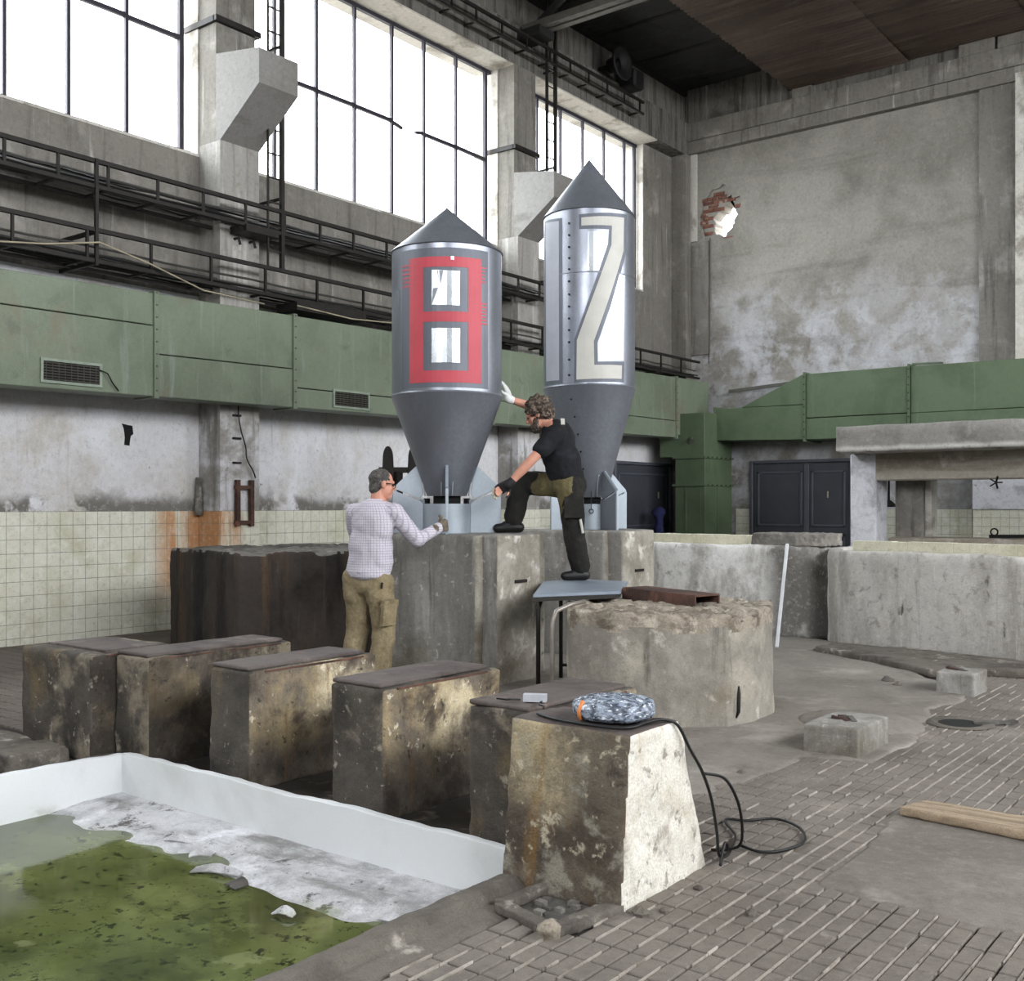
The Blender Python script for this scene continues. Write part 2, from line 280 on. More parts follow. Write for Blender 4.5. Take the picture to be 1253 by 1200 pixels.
M['glove_black'] = plain('black_glove', '18181a', .7)
M['glove_pale'] = plain('pale_glove_palm', 'a09b8c', .8)
M['glove_white'] = plain('white_glove', 'cfcfcd', .8)
M['glove_tan'] = surface('worn_tan_glove', '6f6656', [dict(c='4e4739', s=14, lo=.46, hi=.62)], bump=.4)
m, nt, bs = new_mat('checked_shirt_cloth'); v = coords(nt)
def stripe(k, p, w):
    s = mth(nt, 'MODULO', mth(nt, 'ADD', mth(nt, 'MULTIPLY', axis(nt, v, k), 1.0/p), 1000.0), 1.0)
    return rng(nt, s, w, w+.06, 1, 0)
hor = stripe(2, .021, .22)
lo = coords(nt, True)
at2 = mth(nt, 'ARCTAN2', axis(nt, lo, 0), axis(nt, lo, 1))
s = mth(nt, 'MODULO', mth(nt, 'ADD', mth(nt, 'MULTIPLY', at2, 1.0/.115), 1000.0), 1.0)
ver = rng(nt, s, .22, .28, 1, 0)
c = mixc(nt, mth(nt, 'MULTIPLY', mth(nt, 'MAXIMUM', hor, ver), .6), lin('bdb8c0'), lin('7f7b8a'))
nt.links.new(c, bs.inputs['Base Color']); bs.inputs['Roughness'].default_value = .9
bumpy(nt, bs, nz(nt, v, 11, (1, 1, 1), 4, 4), .5, .02)
M['shirt'] = m
M['lens'] = plain('dark_glasses', '1a1414', .3)

# ------------------------------------------------------------------ mesh helpers
OFF = {}
def woff(parent): return OFF.get(parent.name, Vector((0, 0, 0))) if parent else Vector((0, 0, 0))

def link_mesh(name, me, mat, parent=None, smooth=False):
    """mesh in world coordinates -> object, parented"""
    off = woff(parent)
    if off.length: me.transform(Matrix.Translation(-off))
    mats = mat if isinstance(mat, (list, tuple)) else [mat]
    for x in mats: me.materials.append(x)
    if smooth:
        for p in me.polygons: p.use_smooth = True
    o = bpy.data.objects.new(name, me); COL.objects.link(o)
    if parent: o.parent = parent; OFF[o.name] = off
    return o

class MB:
    def __init__(s): s.v = []; s.f = []
    def add(s, vs, fs):
        b = len(s.v); s.v += [tuple(x) for x in vs]; s.f += [tuple(i+b for i in f) for f in fs]; return s
    def box(s, a, b):
        x0, y0, z0 = a; x1, y1, z1 = b
        return s.add([(x0,y0,z0),(x1,y0,z0),(x1,y1,z0),(x0,y1,z0),(x0,y0,z1),(x1,y0,z1),(x1,y1,z1),(x0,y1,z1)],
                     [(0,3,2,1),(4,5,6,7),(0,1,5,4),(1,2,6,5),(2,3,7,6),(3,0,4,7)])
    def bar(s, p, q, w, h, up=(0, 0, 1)):
        p = Vector(p); q = Vector(q); d = (q-p).normalized(); u = Vector(up)
        if abs(d.dot(u)) > .98: u = Vector((0, 1, 0))
        r = d.cross(u).normalized()*w/2; u = r.cross(d).normalized()*h/2
        vs = [e+a*r+b*u for e in (p, q) for a, b in ((-1,-1),(1,-1),(1,1),(-1,1))]
        return s.add(vs, [(0,3,2,1),(4,5,6,7),(0,1,5,4),(1,2,6,5),(2,3,7,6),(3,0,4,7)])
    def tube(s, pts, r, n=8, caps=True):
        pts = [Vector(p) for p in pts]; rings = []; prev = None
        rr = r if isinstance(r, (list, tuple)) else [r]*len(pts)
        for i, p in enumerate(pts):
            d = (pts[min(i+1, len(pts)-1)]-pts[max(i-1, 0)])
            d = d.normalized() if d.length > 1e-9 else Vector((0, 0, 1))
            if prev is None:
                a = Vector((0, 0, 1)) if abs(d.z) < .9 else Vector((1, 0, 0)); u = d.cross(a).normalized()
            else:
                u = prev - d*prev.dot(d); u.normalize()
            prev = u; w = d.cross(u)
            rings.append([p + (u*math.cos(2*PI*k/n)+w*math.sin(2*PI*k/n))*rr[i] for k in range(n)])
        fs = []
        for i in range(len(pts)-1):
            for k in range(n): fs.append((i*n+k, i*n+(k+1)%n, (i+1)*n+(k+1)%n, (i+1)*n+k))
        if caps: fs.append(tuple(range(n-1, -1, -1))); fs.append(tuple(range((len(pts)-1)*n, len(pts)*n)))
        return s.add([x for r_ in rings for x in r_], fs)
    def lathe(s, cx, cy, prof, n=64, a0=0.0):
        vs = []; fs = []
        for r, z in prof:
            for k in range(n):
                a = a0+2*PI*k/n; vs.append((cx+r*math.cos(a), cy+r*math.sin(a), z))
        for i in range(len(prof)-1):
            for k in range(n): fs.append((i*n+k, i*n+(k+1)%n, (i+1)*n+(k+1)%n, (i+1)*n+k))
        return s.add(vs, fs)
    def prism(s, poly, z0, z1):
        n = len(poly)
        vs = [(x, y, z0) for x, y in poly]+[(x, y, z1) for x, y in poly]
        fs = [tuple(range(n-1, -1, -1)), tuple(range(n, 2*n))]+[(i, (i+1) % n, n+(i+1) % n, n+i) for i in range(n)]
        return s.add(vs, fs)
    def extr(s, poly, d):
        """planar 3-D polygon extruded by vector d"""
        n = len(poly); d = Vector(d); p = [Vector(q) for q in poly]
        return s.add(p+[q+d for q in p], [tuple(range(n-1, -1, -1)), tuple(range(n, 2*n))]+[(i, (i+1) % n, n+(i+1) % n, n+i) for i in range(n)])
    def mesh(s, name='m', fix=True):
        me = bpy.data.meshes.new(name); me.from_pydata(s.v, [], s.f); me.update()
        if fix:
            bm = bmesh.new(); bm.from_mesh(me); bmesh.ops.recalc_face_normals(bm, faces=bm.faces); bm.to_mesh(me); bm.free()
        return me
    def build(s, name, mat, parent=None, smooth=False, bevel=0.0, seg=1):
        me = s.mesh(name)
        if bevel:
            bm = bmesh.new(); bm.from_mesh(me)
            es = [e for e in bm.edges if len(e.link_faces) == 2 and e.calc_face_angle(0) > .5]
            bmesh.ops.bevel(bm, geom=es, offset=bevel, segments=seg, affect='EDGES', profile=.6)
            bm.to_mesh(me); bm.free()
        o = link_mesh(name, me, mat, parent, smooth)
        return o

def smooth_by_angle(o, ang=35):
    me = o.data
    for p in me.polygons: p.use_smooth = True
    try: me.set_sharp_from_angle(angle=math.radians(ang))
    except Exception: pass

def structure(o): o['kind'] = 'structure'; return o
def tag(o, label, cat, group=None):
    o['label'] = label; o['category'] = cat
    if group: o['group'] = group
    return o
def thing(name, loc, label, cat, group=None):
    o = bpy.data.objects.new(name, None); COL.objects.link(o); o.location = loc; o.empty_display_size = .1
    OFF[o.name] = Vector(loc); return tag(o, label, cat, group)
def struct_root(name, loc):
    o = bpy.data.objects.new(name, None); COL.objects.link(o); o.location = loc; OFF[o.name] = Vector(loc); o['kind'] = 'structure'; return o

def remesh(me, voxel):
    o = bpy.data.objects.new('t', me); COL.objects.link(o)
    md = o.modifiers.new('r', 'REMESH'); md.mode = 'VOXEL'; md.voxel_size = voxel
    dg = bpy.context.evaluated_depsgraph_get(); dg.update()
    out = bpy.data.meshes.new_from_object(o.evaluated_get(dg))
    bpy.data.objects.remove(o); bpy.data.meshes.remove(me)
    return out

def jitter(me, amp, freq, seed=0.0, top=None):
    """rough the surface of a mesh; top=(z, amp, freq): broken upper face"""
    S = Vector((seed*11.3, seed*7.7, seed*3.1))
    nrm = [v.normal.copy() for v in me.vertices]
    for v, n in zip(me.vertices, nrm):
        p = v.co
        d = amp*(noise.noise(p*freq+S)+.5*noise.noise(p*freq*2.3+S)+.3*noise.noise(p*freq*6+S))
        c = noise.noise(p*freq*1.7+S*2)
        q = p+n*d
        if top and p.z > top[0]:
            k = min(1, (p.z-top[0])/max(1e-6, top[3]))
            q.z -= k*top[1]*max(0, noise.noise(p*top[2]+S)+.35+.7*noise.noise(p*top[2]*3+S))
        v.co = q
    me.update()

def rough(name, mb, voxel, amp, freq, mat, parent=None, seed=0.0, top=None, pick=None):
    me = remesh(mb.mesh('t'), voxel); me.name = name
    jitter(me, amp, freq, seed, top)
    o = link_mesh(name, me, mat, parent, True)
    if pick:
        for p in me.polygons: p.material_index = pick(p.normal, p.center+woff(parent))
    return o

# ------------------------------------------------------------------ setting: ground, floor
XL = -11.2; YB = 20.1
structure(MB().box((-60, -60, -1.2), (60, 80, -.9)).build('ground_outside', M['screed']))
PX0, PX1, PY1 = -5.56, -2.40, 3.51
fl = MB()
zb = -.016
fl.box((-11.7, -7, -.3), (PX0, 20.5, zb)); fl.box((PX1, -7, -.3), (8.4, 20.5, zb)); fl.box((PX0, PY1, -.3), (PX1, 20.5, zb)); fl.box((PX0, -7, -.3), (PX1, -3, zb))
floor = structure(fl.build('floor', M['fgrout']))

def inside(poly, x, y):
    r = False; n = len(poly)
    for i in range(n):
        x0, y0 = poly[i]; x1, y1 = poly[(i+1) % n]
        if (y0 > y) != (y1 > y) and x < (x1-x0)*(y-y0)/(y1-y0)+x0: r = not r
    return r
PATCH = [(-1.62, 4.07), (-.95, 4.05), (-.5, 4.12), (-.3, 4.7), (-.5, 5.3), (-1.2, 5.32), (-1.68, 5.24), (-1.60, 4.6)]
SCREED = [(-2.72, 4.6), (-2.66, 5.06), (-2.70, 5.2), (-2.6, 5.3), (-2.62, 5.5), (-2.56, 5.7), (-2.6, 6.1), (-2.2, 6.2), (-2.2, 6.85), (-2.3, 7.1), (-2.42, 7.35), (-2.3, 7.6), (-2.5, 8.0), (-2.35, 8.5), (-2.5, 9.0), (-2.9, 9.4), (-3.4, 10.2), (-3.8, 11.2), (-8, 12), (-8.5, 7.5), (-4.9, 5.0)]
B5F = [(-2.75, 3.36), (-2.13, 3.36), (-2.13, 3.97), (-2.75, 3.97)]
PIT = [(-2.5, 3.0), (-2.12, 3.0), (-2.12, 3.45), (-2.5, 3.45)]
TW, TL = .0715, .146
cells = []
def clear(x, y):
    return not (inside(PATCH, x, y) or inside(SCREED, x, y) or inside(B5F, x, y) or inside(PIT, x, y))
nx = int((1.2+2.385)/TW)
for i in range(-5, nx):
    for j in range(0 if i >= 0 else 16, 64):
        x = -2.385+(i+.5)*TW; y = 1.75+(j+.5)*TL
        if clear(x, y): cells.append((x, y))
def seen(x, y):
    px = (.7896*x+.6136*y)/(.0001+(-.6136*x+.7896*y)); return -.5 < px < .5 and (-.6136*x+.7896*y) > 3.1
cells.sort(key=lambda c: (0 if seen(*c) else 1, c[0]**2+c[1]**2))
def tile_mesh(w, l, h, bev):
    mb = MB(); a, b = w/2, l/2
    mb.add([(-a,-b,-h),(a,-b,-h),(a,b,-h),(-a,b,-h),(-a,-b,-bev),(a,-b,-bev),(a,b,-bev),(-a,b,-bev),(-a+bev,-b+bev,0),(a-bev,-b+bev,0),(a-bev,b-bev,0),(-a+bev,b-bev,0)],
           [(0,1,5,4),(1,2,6,5),(2,3,7,6),(3,0,4,7),(4,5,9,8),(5,6,10,9),(6,7,11,10),(7,4,8,11),(8,9,10,11)])
    return mb
tm = tile_mesh(TW-.010, TL-.010, .016, .0035).mesh('floor_tile', fix=False); tm.materials.append(M['ftile'])
def small_tilt(): return (random.uniform(-.012, .012), random.uniform(-.02, .02), random.uniform(-.008, .008))
for x, y in cells[:300]:
    o = bpy.data.objects.new('tile', tm); COL.objects.link(o); o.parent = floor; o.location = (x, y, random.uniform(-.0015, .001)); o.rotation_euler = small_tilt()
base_v = [tuple(v.co) for v in tm.vertices]; base_f = [tuple(p.vertices) for p in tm.polygons]
rest = MB()
def stamp(mb, x, y, z):
    t = small_tilt(); R = Matrix.Rotation(t[0], 3, 'X') @ Matrix.Rotation(t[1], 3, 'Y') @ Matrix.Rotation(t[2], 3, 'Z')
    mb.add([R @ Vector(v)+Vector((x, y, z)) for v in base_v], base_f)
for x, y in cells[300:]: stamp(rest, x, y, random.uniform(-.0015, .001))
for i in range(66):
    for j in range(44):
        x = -11.1+(i+.5)*TW; y = 2.6+(j+.5)*TL
        if inside([(-6.6, 3.3), (-5.6, 3.3), (-5.6, 4.3), (-6.6, 4.3)], x, y) or inside([(-7.5, 2.8), (-5.6, 2.8), (-5.6, 3.6), (-7.5, 3.6)], x, y): continue
        stamp(rest, x, y, random.uniform(-.0015, .001))
o = link_mesh('tiles', rest.mesh('tiles', fix=False), M['ftile'], floor); o['kind'] = 'stuff'
rd = MB()
for i in range(nx+1):
    x = -2.385+i*TW
    y = 1.75
    while y < 9.5:
        L = random.choice([.07, .11, .146, .146, .2])
        if clear(x-.02, y+L/2) and clear(x+.02, y+L/2) and clear(x, y) and clear(x, y+L) and random.random() < (.8 if x > -1.85 else .35):
            h = random.uniform(.001, .005); w = random.uniform(.0016, .0034)
            rd.box((x-w, y, -.016), (x+w*.7, y+L-.004, h))
        y += L
o = rd.build('joint_ridges', M['ridge'], floor); o['kind'] = 'stuff'

def flat_patch(name, poly, z, voxel, amp, mat, seed, zb=-.05):
    mb = MB().prism(poly, zb, z)
    return structure(rough(name, mb, voxel, amp, 4.0, mat, None, seed))
def ragged(poly, step, amp):
    out = []
    for i, p in enumerate(poly):
        q = poly[(i+1) % len(poly)]; L = math.dist(p, q); n = max(1, int(L/step))
        for k in range(n):
            t = k/n; out.append((p[0]+(q[0]-p[0])*t+random.uniform(-amp, amp), p[1]+(q[1]-p[1])*t+random.uniform(-amp, amp)))
    return out
def grow(poly, d):
    A = sum(poly[i][0]*poly[(i+1) % len(poly)][1]-poly[(i+1) % len(poly)][0]*poly[i][1] for i in range(len(poly)))
    sg = 1 if A > 0 else -1; out = []
    for i, p in enumerate(poly):
        a = Vector(poly[i-1]); b = Vector(poly[(i+1) % len(poly)]); t = (b-a).normalized(); out.append((p[0]+sg*t.y*d, p[1]-sg*t.x*d))
    return out
flat_patch('floor_patch', ragged(grow(PATCH, .05), .09, .018), .004, .02, .003, M['screed'], 3)
flat_patch('floor_screed', ragged(grow(SCREED, .07), .12, .03), .012, .035, .006, M['screed'], 5)

# ------------------------------------------------------------------ walls
def wall_bays(mb, x0, x1, ywin, z0, z1, ylo, yhi, zlo, zhi):
    """wall between x0..x1 with openings"""
    mb.box((x0, ylo, zlo), (x1, yhi, z0)); mb.box((x0, ylo, z1), (x1, yhi, zhi))
    y = ylo
    for a, b in ywin: mb.box((x0, y, z0), (x1, a, z1)); y = b
    mb.box((x0, y, z0), (x1, yhi, z1))
wl = MB(); wl.box((-11.7, -7, -.3), (XL, 20.5, 4.05))
wall_left = structure(wl.build('wall_left', M['plaster_low']))
wu = MB(); y = -7
wu.box((-11.7, -7, 4.05), (XL, 20.5, 5.78))
for a, b in BAYS+[(20.5, 20.5)]:
    if b > a or True:
        wu.box((-11.7, y, 5.78), (XL, a, 8.75)); y = b
wu_o = link_mesh('upper_wall', wu.mesh(), M['conc_wall'], wall_left)
# jambs, soffit and beam above the windows
wb = MB().box((-11.7, -7, 8.76), (-10.87, 20.5, 9.42)); wb.build('lintel_beam', M['beam'], wall_left)
wb = MB().box((-11.7, -7, 9.42), (-10.98, 20.5, 10.6)); wb.build('top_wall', M['beam'], wall_left)
rv = MB()
for a, b in BAYS:
    rv.box((-11.69, a, 8.735), (-10.875, b, 8.76))
    rv.box((-11.69, a-.005, 5.8), (-11.195, a+.02, 8.75)); rv.box((-11.69, b-.02, 5.8), (-11.195, b+.005, 8.75))
    rv.box((-11.69, a, 5.77), (-11.19, b, 5.80))
rv.build('window_reveal', M['reveal'], wall_left)

# ---- windows
def window(n, a, b, ys, bars=True):
    w = struct_root('window_%d' % n, (-11.36, a, 5.8))
    for i, y in enumerate(ys):
        t = .021 if 0 < i < len(ys)-1 else .03
        MB().box((-11.385, y-t, 5.80), (-11.335, y+t, 8.74)).build('mullion', M['bars'], w)
    for z in (5.83, 8.71):
        MB().box((-11.39, a, z-.03), (-11.33, b, z+.03)).build('frame_rail', M['bars'], w)
    for i in range(len(ys)-1):
        y0, y1 = ys[i]+.028, ys[i+1]-.028
        gap = (n == 2 and i == 4)
        if n != 3:
            if gap:
                MB().bar((-11.36, y0, 7.24), (-11.36, y0+.2, 7.20), .04, .045).build('transom', M['bars'], w)
                MB().bar((-11.36, y1-.17, 7.22), (-11.36, y1, 7.25), .04, .045).build('transom', M['bars'], w)
            else:
                MB().bar((-11.36, y0-.01, 7.24+random.uniform(-.02, .02)), (-11.36, y1+.01, 7.24+random.uniform(-.02, .02)), .045, .055).build('transom', M['bars'], w)
        for z0, z1 in (((5.86, 7.21), (7.27, 8.68)) if n != 3 else ((5.86, 8.68),)):
            MB().box((-11.362, y0, z0), (-11.358, y1, z1)).build('pane', M['glass'], w)
window(1, 2.8, 8.12, [2.84, 3.54, 4.26, 5.02, 5.76, 6.49, 7.22, 7.97])
window(2, 8.71, 14.03, [8.75, 9.43, 10.17, 10.9, 11.67, 12.38, 13.14, 13.89])
window(3, 14.62, 18.7, [14.66, 15.33, 16.05, 16.77, 17.5, 18.24, 18.62])

# ---- columns with crane corbels
def column(y0, label):
    r = struct_root('column', (-11, y0, 0)); y1 = y0+.59
    MB().box((-11.72, y0, -.2), (-10.78, y1, 5.9)).build('lower_shaft', M['plaster_low' if False else 'col'], r)
    MB().box((-11.72, y0, 5.9), (-10.86, y1, 8.76)).build('upper_shaft', M['conc_wall'], r)
    pl = [(-10.86, y0, 5.9), (-10.78, y0, 5.9), (-10.05, y0, 6.42), (-10.05, y0, 6.83), (-10.86, y0, 6.96)]
    MB().extr(pl, (0, .59, 0)).build('corbel', M['corbel'], r)
    st = MB(); z = 7.38
    st.box((-11.45, y0-.045, z-.035), (-10.84, y0, z+.035)); st.box((-10.86, y0-.045, z-.035), (-10.80, y1+.05, z+.035)); st.box((-11.3, y1, z-.035), (-10.84, y1+.045, z+.035))
    st.build('steel_strap', M['iron'], r)
    return r
M['col'] = surface('column_concrete', '98958f', [
    dict(c='d6d5d8', s=1.8, lo=.4, hi=.6, seed=3, z=[(2.75, 2.55)], wob=.1), dict(c='7a7770', s=1.4, lo=.48, hi=.68, st=STREAK, seed=5, f=.8), dict(c='b5b2ac', s=1.2, lo=.5, hi=.7, st=STREAK, seed=7, z=[(3.8, 4.0)]),
    dict(c='8a857c', s=6, lo=.58, hi=.66, seed=9, f=.7)], bump=.4)
M['corbel'] = surface('corbel_concrete', '807e7a', [dict(c='75726c', s=1.2, lo=.45, hi=.66), dict(c='5d5a54', s=1.0, lo=.56, hi=.75, st=(1, 1, 4), f=.7, seed=6)], bump=.35)
for y0 in (-3.7, 2.21, 8.12, 14.03): column(y0, '')
MB().box((-11.72, 19.85, -.2), (-10.86, 20.2, 8.76)).build('column_corner', M['conc_wall'])['kind'] = 'structure'

# ---- wall tiles (dado of the left wall and columns)
wt = []
TS = .15
def dado_face_x(x, ya, yb):
    n = max(1, round((yb-ya)/TS)); s = (yb-ya)/n
    for i in range(n):
        for k in range(10): wt.append(('x', x, ya+(i+.5)*s, 1.41-(k+.5)*TS, s))
def dado_face_y(y, xa, xb):
    n = max(1, round((xb-xa)/TS)); s = (xb-xa)/n
    for i in range(n):
        for k in range(10): wt.append(('y', xa+(i+.5)*s, y, 1.41-(k+.5)*TS, s))
dado_face_x(XL, 4.5, 8.11); dado_face_x(XL, 8.72, 14.02); dado_face_x(XL, 14.63, 17.5)
dado_face_y(8.115, -11.19, -10.77); dado_face_x(-10.775, 8.12, 8.71); dado_face_x(-10.775, 14.03, 14.62); dado_face_y(14.025, -11.19, -10.77)
def vt_mesh(axis_, s):
    mb = MB(); a = s/2-.0025; b = TS/2-.0025; e = .002; t = .008
    def P(u, w, d): return (d, u, w) if axis_ == 'x' else (u, -d, w)
    mb.add([P(-a,-b,0),P(a,-b,0),P(a,b,0),P(-a,b,0),P(-a,-b,t-e),P(a,-b,t-e),P(a,b,t-e),P(-a,b,t-e),P(-a+e,-b+e,t),P(a-e,-b+e,t),P(a-e,b-e,t),P(-a+e,b-e,t)],
           [(0,1,5,4),(1,2,6,5),(2,3,7,6),(3,0,4,7),(4,5,9,8),(5,6,10,9),(6,7,11,10),(7,4,8,11),(8,9,10,11)])
    return mb
def tl_pos(t):
    return (t[1], t[2], t[3])
def infr(t):
    x, y = t[1], t[2]; d = -.6136*x+.7896*y; u = (.7896*x+.6136*y)/d
    return -.49 < u < -.29 or (-.29 <= u < -.15 and t[3] > 1.0)
wt.sort(key=lambda t: (0 if infr(t) else 1, t[1]**2+t[2]**2))
cache = {}
more = MB()
bk = MB()
for i, t in enumerate(wt):
    key = (t[0], round(t[4], 4))
    if key not in cache:
        me = vt_mesh(t[0], t[4]).mesh('wall_tile'); me.materials.append(M['wtile']); cache[key] = me
    me = cache[key]
    if i < 300:
        o = bpy.data.objects.new('tile', me); COL.objects.link(o); o.parent = wall_left; o.location = tl_pos(t)
        o.rotation_euler = (random.uniform(-.006, .006), random.uniform(-.006, .006), random.uniform(-.006, .006))
    else:
        more.add([Vector(v.co)+Vector(tl_pos(t)) for v in me.vertices], [tuple(p.vertices) for p in me.polygons])
o = link_mesh('tiles', more.mesh('tiles'), M['wtile'], wall_left); o['kind'] = 'stuff'
# grout bed behind the tiles
gb = MB(); gb.box((XL, 4.5, -.1), (XL+.004, 8.12, 1.412)); gb.box((XL, 8.71, -.1), (XL+.004, 17.5, 1.412)); gb.box((-11.2, 8.112, -.1), (-10.776, 8.12, 1.412)); gb.box((-10.782, 8.12, -.1), (-10.776, 8.71, 1.412)); gb.box((-10.782, 14.03, -.1), (-10.776, 14.62, 1.412))
gb.build('tile_bed', M['grout'], wall_left)
# hole knocked in the plaster, its shaded inside drawn as a black patch
hp = ragged([(-.07, .13), (.06, .11), (.08, .02), (.03, -.02), (.02, -.12), (-.04, -.12), (-.05, -.03)], .05, .012)
MB().extr([(XL+.002, 7.14+u, 2.30+w) for u, w in hp], (.004, 0, 0)).build('dark_hole_patch', M['black'], wall_left)
# rust pipe in the corner by the column
MB().tube([(-11.12, 8.06, 1.36), (-11.12, 8.06, 1.42), (-11.13, 8.06, 1.82)], [.05, .055, .03], 8).build('cement_stub', M['rough_top'], wall_left, True)

# ---- back wall with the broken hole
wbk = MB()
HX, HZ = -10.13, 7.36
rect = (-11.0, 6.5, -9.3, 8.3)
wbk.box((-11.7, YB, -.3), (8.4, YB+.4, rect[1])); wbk.box((-11.7, YB, rect[3]), (8.4, YB+.4, 10.6))
wbk.box((-11.7, YB, rect[1]), (rect[0], YB+.4, rect[3])); wbk.box((rect[2], YB, rect[1]), (8.4, YB+.4, rect[3]))
N = 40
outer = []; plh = []; thr = []
for k in range(N):
    a = 2*PI*k/N; c, s = math.cos(a), math.sin(a)
    cx, cz = (rect[0]+rect[2])/2, (rect[1]+rect[3])/2
    t = min((rect[2]-cx)/abs(c) if abs(c) > 1e-6 else 1e9, (rect[3]-cz)/abs(s) if abs(s) > 1e-6 else 1e9)
    outer.append((cx+c*t, cz+s*t))
    wob = 1+.45*noise.noise(Vector((c*2, s*2, 3)))+.28*noise.noise(Vector((c*6, s*6, 8)))
    plh.append((HX-.10+c*.44*wob, HZ+.12+s*.52*wob))
    w2 = 1+.35*noise.noise(Vector((c*3, s*3, 13)))+.16*noise.noise(Vector((c*8, s*8, 18)))
    thr.append((HX+.02+c*.24*w2+s*.08, HZ-.02+s*.32*w2))
# snap nearest outer points to the rectangle corners
for cxy in ((rect[0], rect[1]), (rect[2], rect[1]), (rect[2], rect[3]), (rect[0], rect[3])):
    i = min(range(N), key=lambda q: math.dist(outer[q], cxy)); outer[i] = cxy
D1 = .05
def ringv(pts, y): return [(x, y, z) for x, z in pts]
b0 = len(wbk.v)
wbk.v += ringv(outer, YB)+ringv(plh, YB)+ringv(plh, YB+D1)+ringv(thr, YB+D1)+ringv(thr, YB+.4)+ringv(outer, YB+.4)
for r_ in range(5):
    for k in range(N): wbk.f.append((b0+r_*N+k, b0+r_*N+(k+1) % N, b0+(r_+1)*N+(k+1) % N, b0+(r_+1)*N+k))
me = wbk.mesh('wall_back'); me.materials.append(M['plaster_up']); me.materials.append(M['brickbed'] if 'brickbed' in M else M['grout'])
wall_back = bpy.data.objects.new('wall_back', me); COL.objects.link(wall_back); structure(wall_back)
bm_ = tile_mesh(.235, .065, .05, .006).mesh('brick_mesh'); bm_.materials.append(M['brick'])
for r_ in range(13):
    for c_ in range(5):
        x = -10.75+c_*.25+(.125 if r_ % 2 else 0); z = 6.95+r_*.078
        if not inside(plh, x, z): continue
        if any(inside(thr, x+dx, z+dz) for dx in (-.1, 0, .1) for dz in (-.03, .03)): continue
        o = bpy.data.objects.new('brick', bm_); COL.objects.link(o); o.parent = wall_back; o.rotation_euler = (PI/2+random.uniform(-.08, .08), 0, random.uniform(-.1, .1))
        o.location = (x, YB+.045-random.uniform(0, .035), z)
# beams and pilasters on the back wall
bb = MB().box((-10.98, YB-.16, 8.78), (8.3, YB+.1, 9.02)); bb.build('lower_moulding', M['conc_wall'], wall_back)
bb = MB().box((-10.98, YB-.22, 9.02), (8.3, YB+.1, 9.38)); bb.build('cross_beam', M['conc_wall'], wall_back)
bb = MB().box((-10.95, YB-.10, 9.38), (8.3, YB+.05, 10.4)); bb.build('upper_strip', M['beam'], wall_back)
MB().box((-5.14, YB-.09, 3.2), (-4.5, YB+.02, 8.80)).build('pilaster', M['conc_wall'], wall_back)
MB().box((-4.5, YB-.3, 3.2), (-4.05, YB+.02, 8.86)).build('pale_jamb', M['reveal'], wall_back)
MB().box((-10.86, YB-.05, 6.97), (-10.72, YB+.02, 8.78)).build('pale_strip', M['reveal'], wall_back)
MB().box((-10.9, YB-.04, 4.6), (-10.45, YB+.02, 6.95)).build('cracked_render', M['conc_wall'], wall_back)
# concrete blocks on the beam below the rusty roof sheets
for x0, x1, z1 in ((-8.55, -8.15, 9.56), (-5.45, -4.85, 9.60), (-4.8, -4.0, 9.58)):
    MB().box((x0, YB-.24, 9.38), (x1, YB-.05, z1)).build('beam_stub', M['conc_wall'], wall_back, bevel=.01)
# tile dado on the back wall (seen under the canopy)
bt = vt_mesh('y', TS).mesh('back_tile'); bt.materials.append(M['wtile'])
nb = 0
def back_tiles(xa, xb, y, zmin):
    global nb
    MB().box((xa, y-.004, zmin-.1), (xb, y+.02, 1.412)).build('tile_bed', M['grout'], wall_back)
    for i in range(int((xb-xa)/TS)):
        for k in range(6):
            o = bpy.data.objects.new('tile', bt); COL.objects.link(o); o.parent = wall_back; o.location = (xa+(i+.5)*TS, y-.004, 1.41-(k+.5)*TS); nb += 1
back_tiles(-9.85, -9.5, YB, .5); back_tiles(-7.4, -5.98, YB, .5); back_tiles(-5.2, -2.6, YB-.25, .5); back_tiles(-5.95, -5.2, YB-.02, .5)
MB().box((-7.4, YB-.02, 1.412), (-5.98, YB+.05, 2.7)).build('white_panel', M['white_col'], wall_back)
MB().box((-5.2, YB-.28, 1.412), (-2.3, YB+.05, 2.7)).build('white_panel', M['white_col'], wall_back)
MB().box((-5.22, YB-.25, -.1), (-2.3, YB+.05, 1.405)).build('wall_step', M['grout'], wall_back)
# other walls of the hall
wr = MB(); wall_bays(wr, 8.0, 8.4, BAYS, 4.9, 8.7, -7, 20.5, -.3, 10.6); structure(wr.build('wall_right', M['plaster_low']))
wf = MB()
wf.box((-11.7, -7.4, -.3), (8.4, -7, 5.0)); wf.box((-11.7, -7.4, 8.5), (8.4, -7, 10.6))
xx = -11.7
for a, b in [(-1.5, 3.5)]:
    wf.box((xx, -7.4, 5.0), (a, -7, 8.5)); xx = b
wf.box((xx, -7.4, 5.0), (8.4, -7, 8.5)); structure(wf.build('wall_front', M['plaster_low']))

# ---- roof
ceiling = structure(MB().box((-11.7, -7.4, 10.6), (8.4, 20.5, 10.8)).build('ceiling', M['ceil']))
y = -7.0
while y < 20.0:
    yy = min(y+1.47, 20.05)
    MB().box((-11.0, y, 10.12), (8.0, yy-.05, 10.58)).build('roof_panel', M['ceil'], ceiling, bevel=.03)
    y += 1.48
for x in (-6.5, -2.0):
    MB().box((x-.1, -7, 9.95), (x+.1, 8, 10.2)).build('purlin', M['soot'], ceiling)
MB().bar((-10.99, -6.9, 10.08), (-10.99, 20.0, 10.08), .16, .14).build('wall_plate', M['soot'], ceiling)
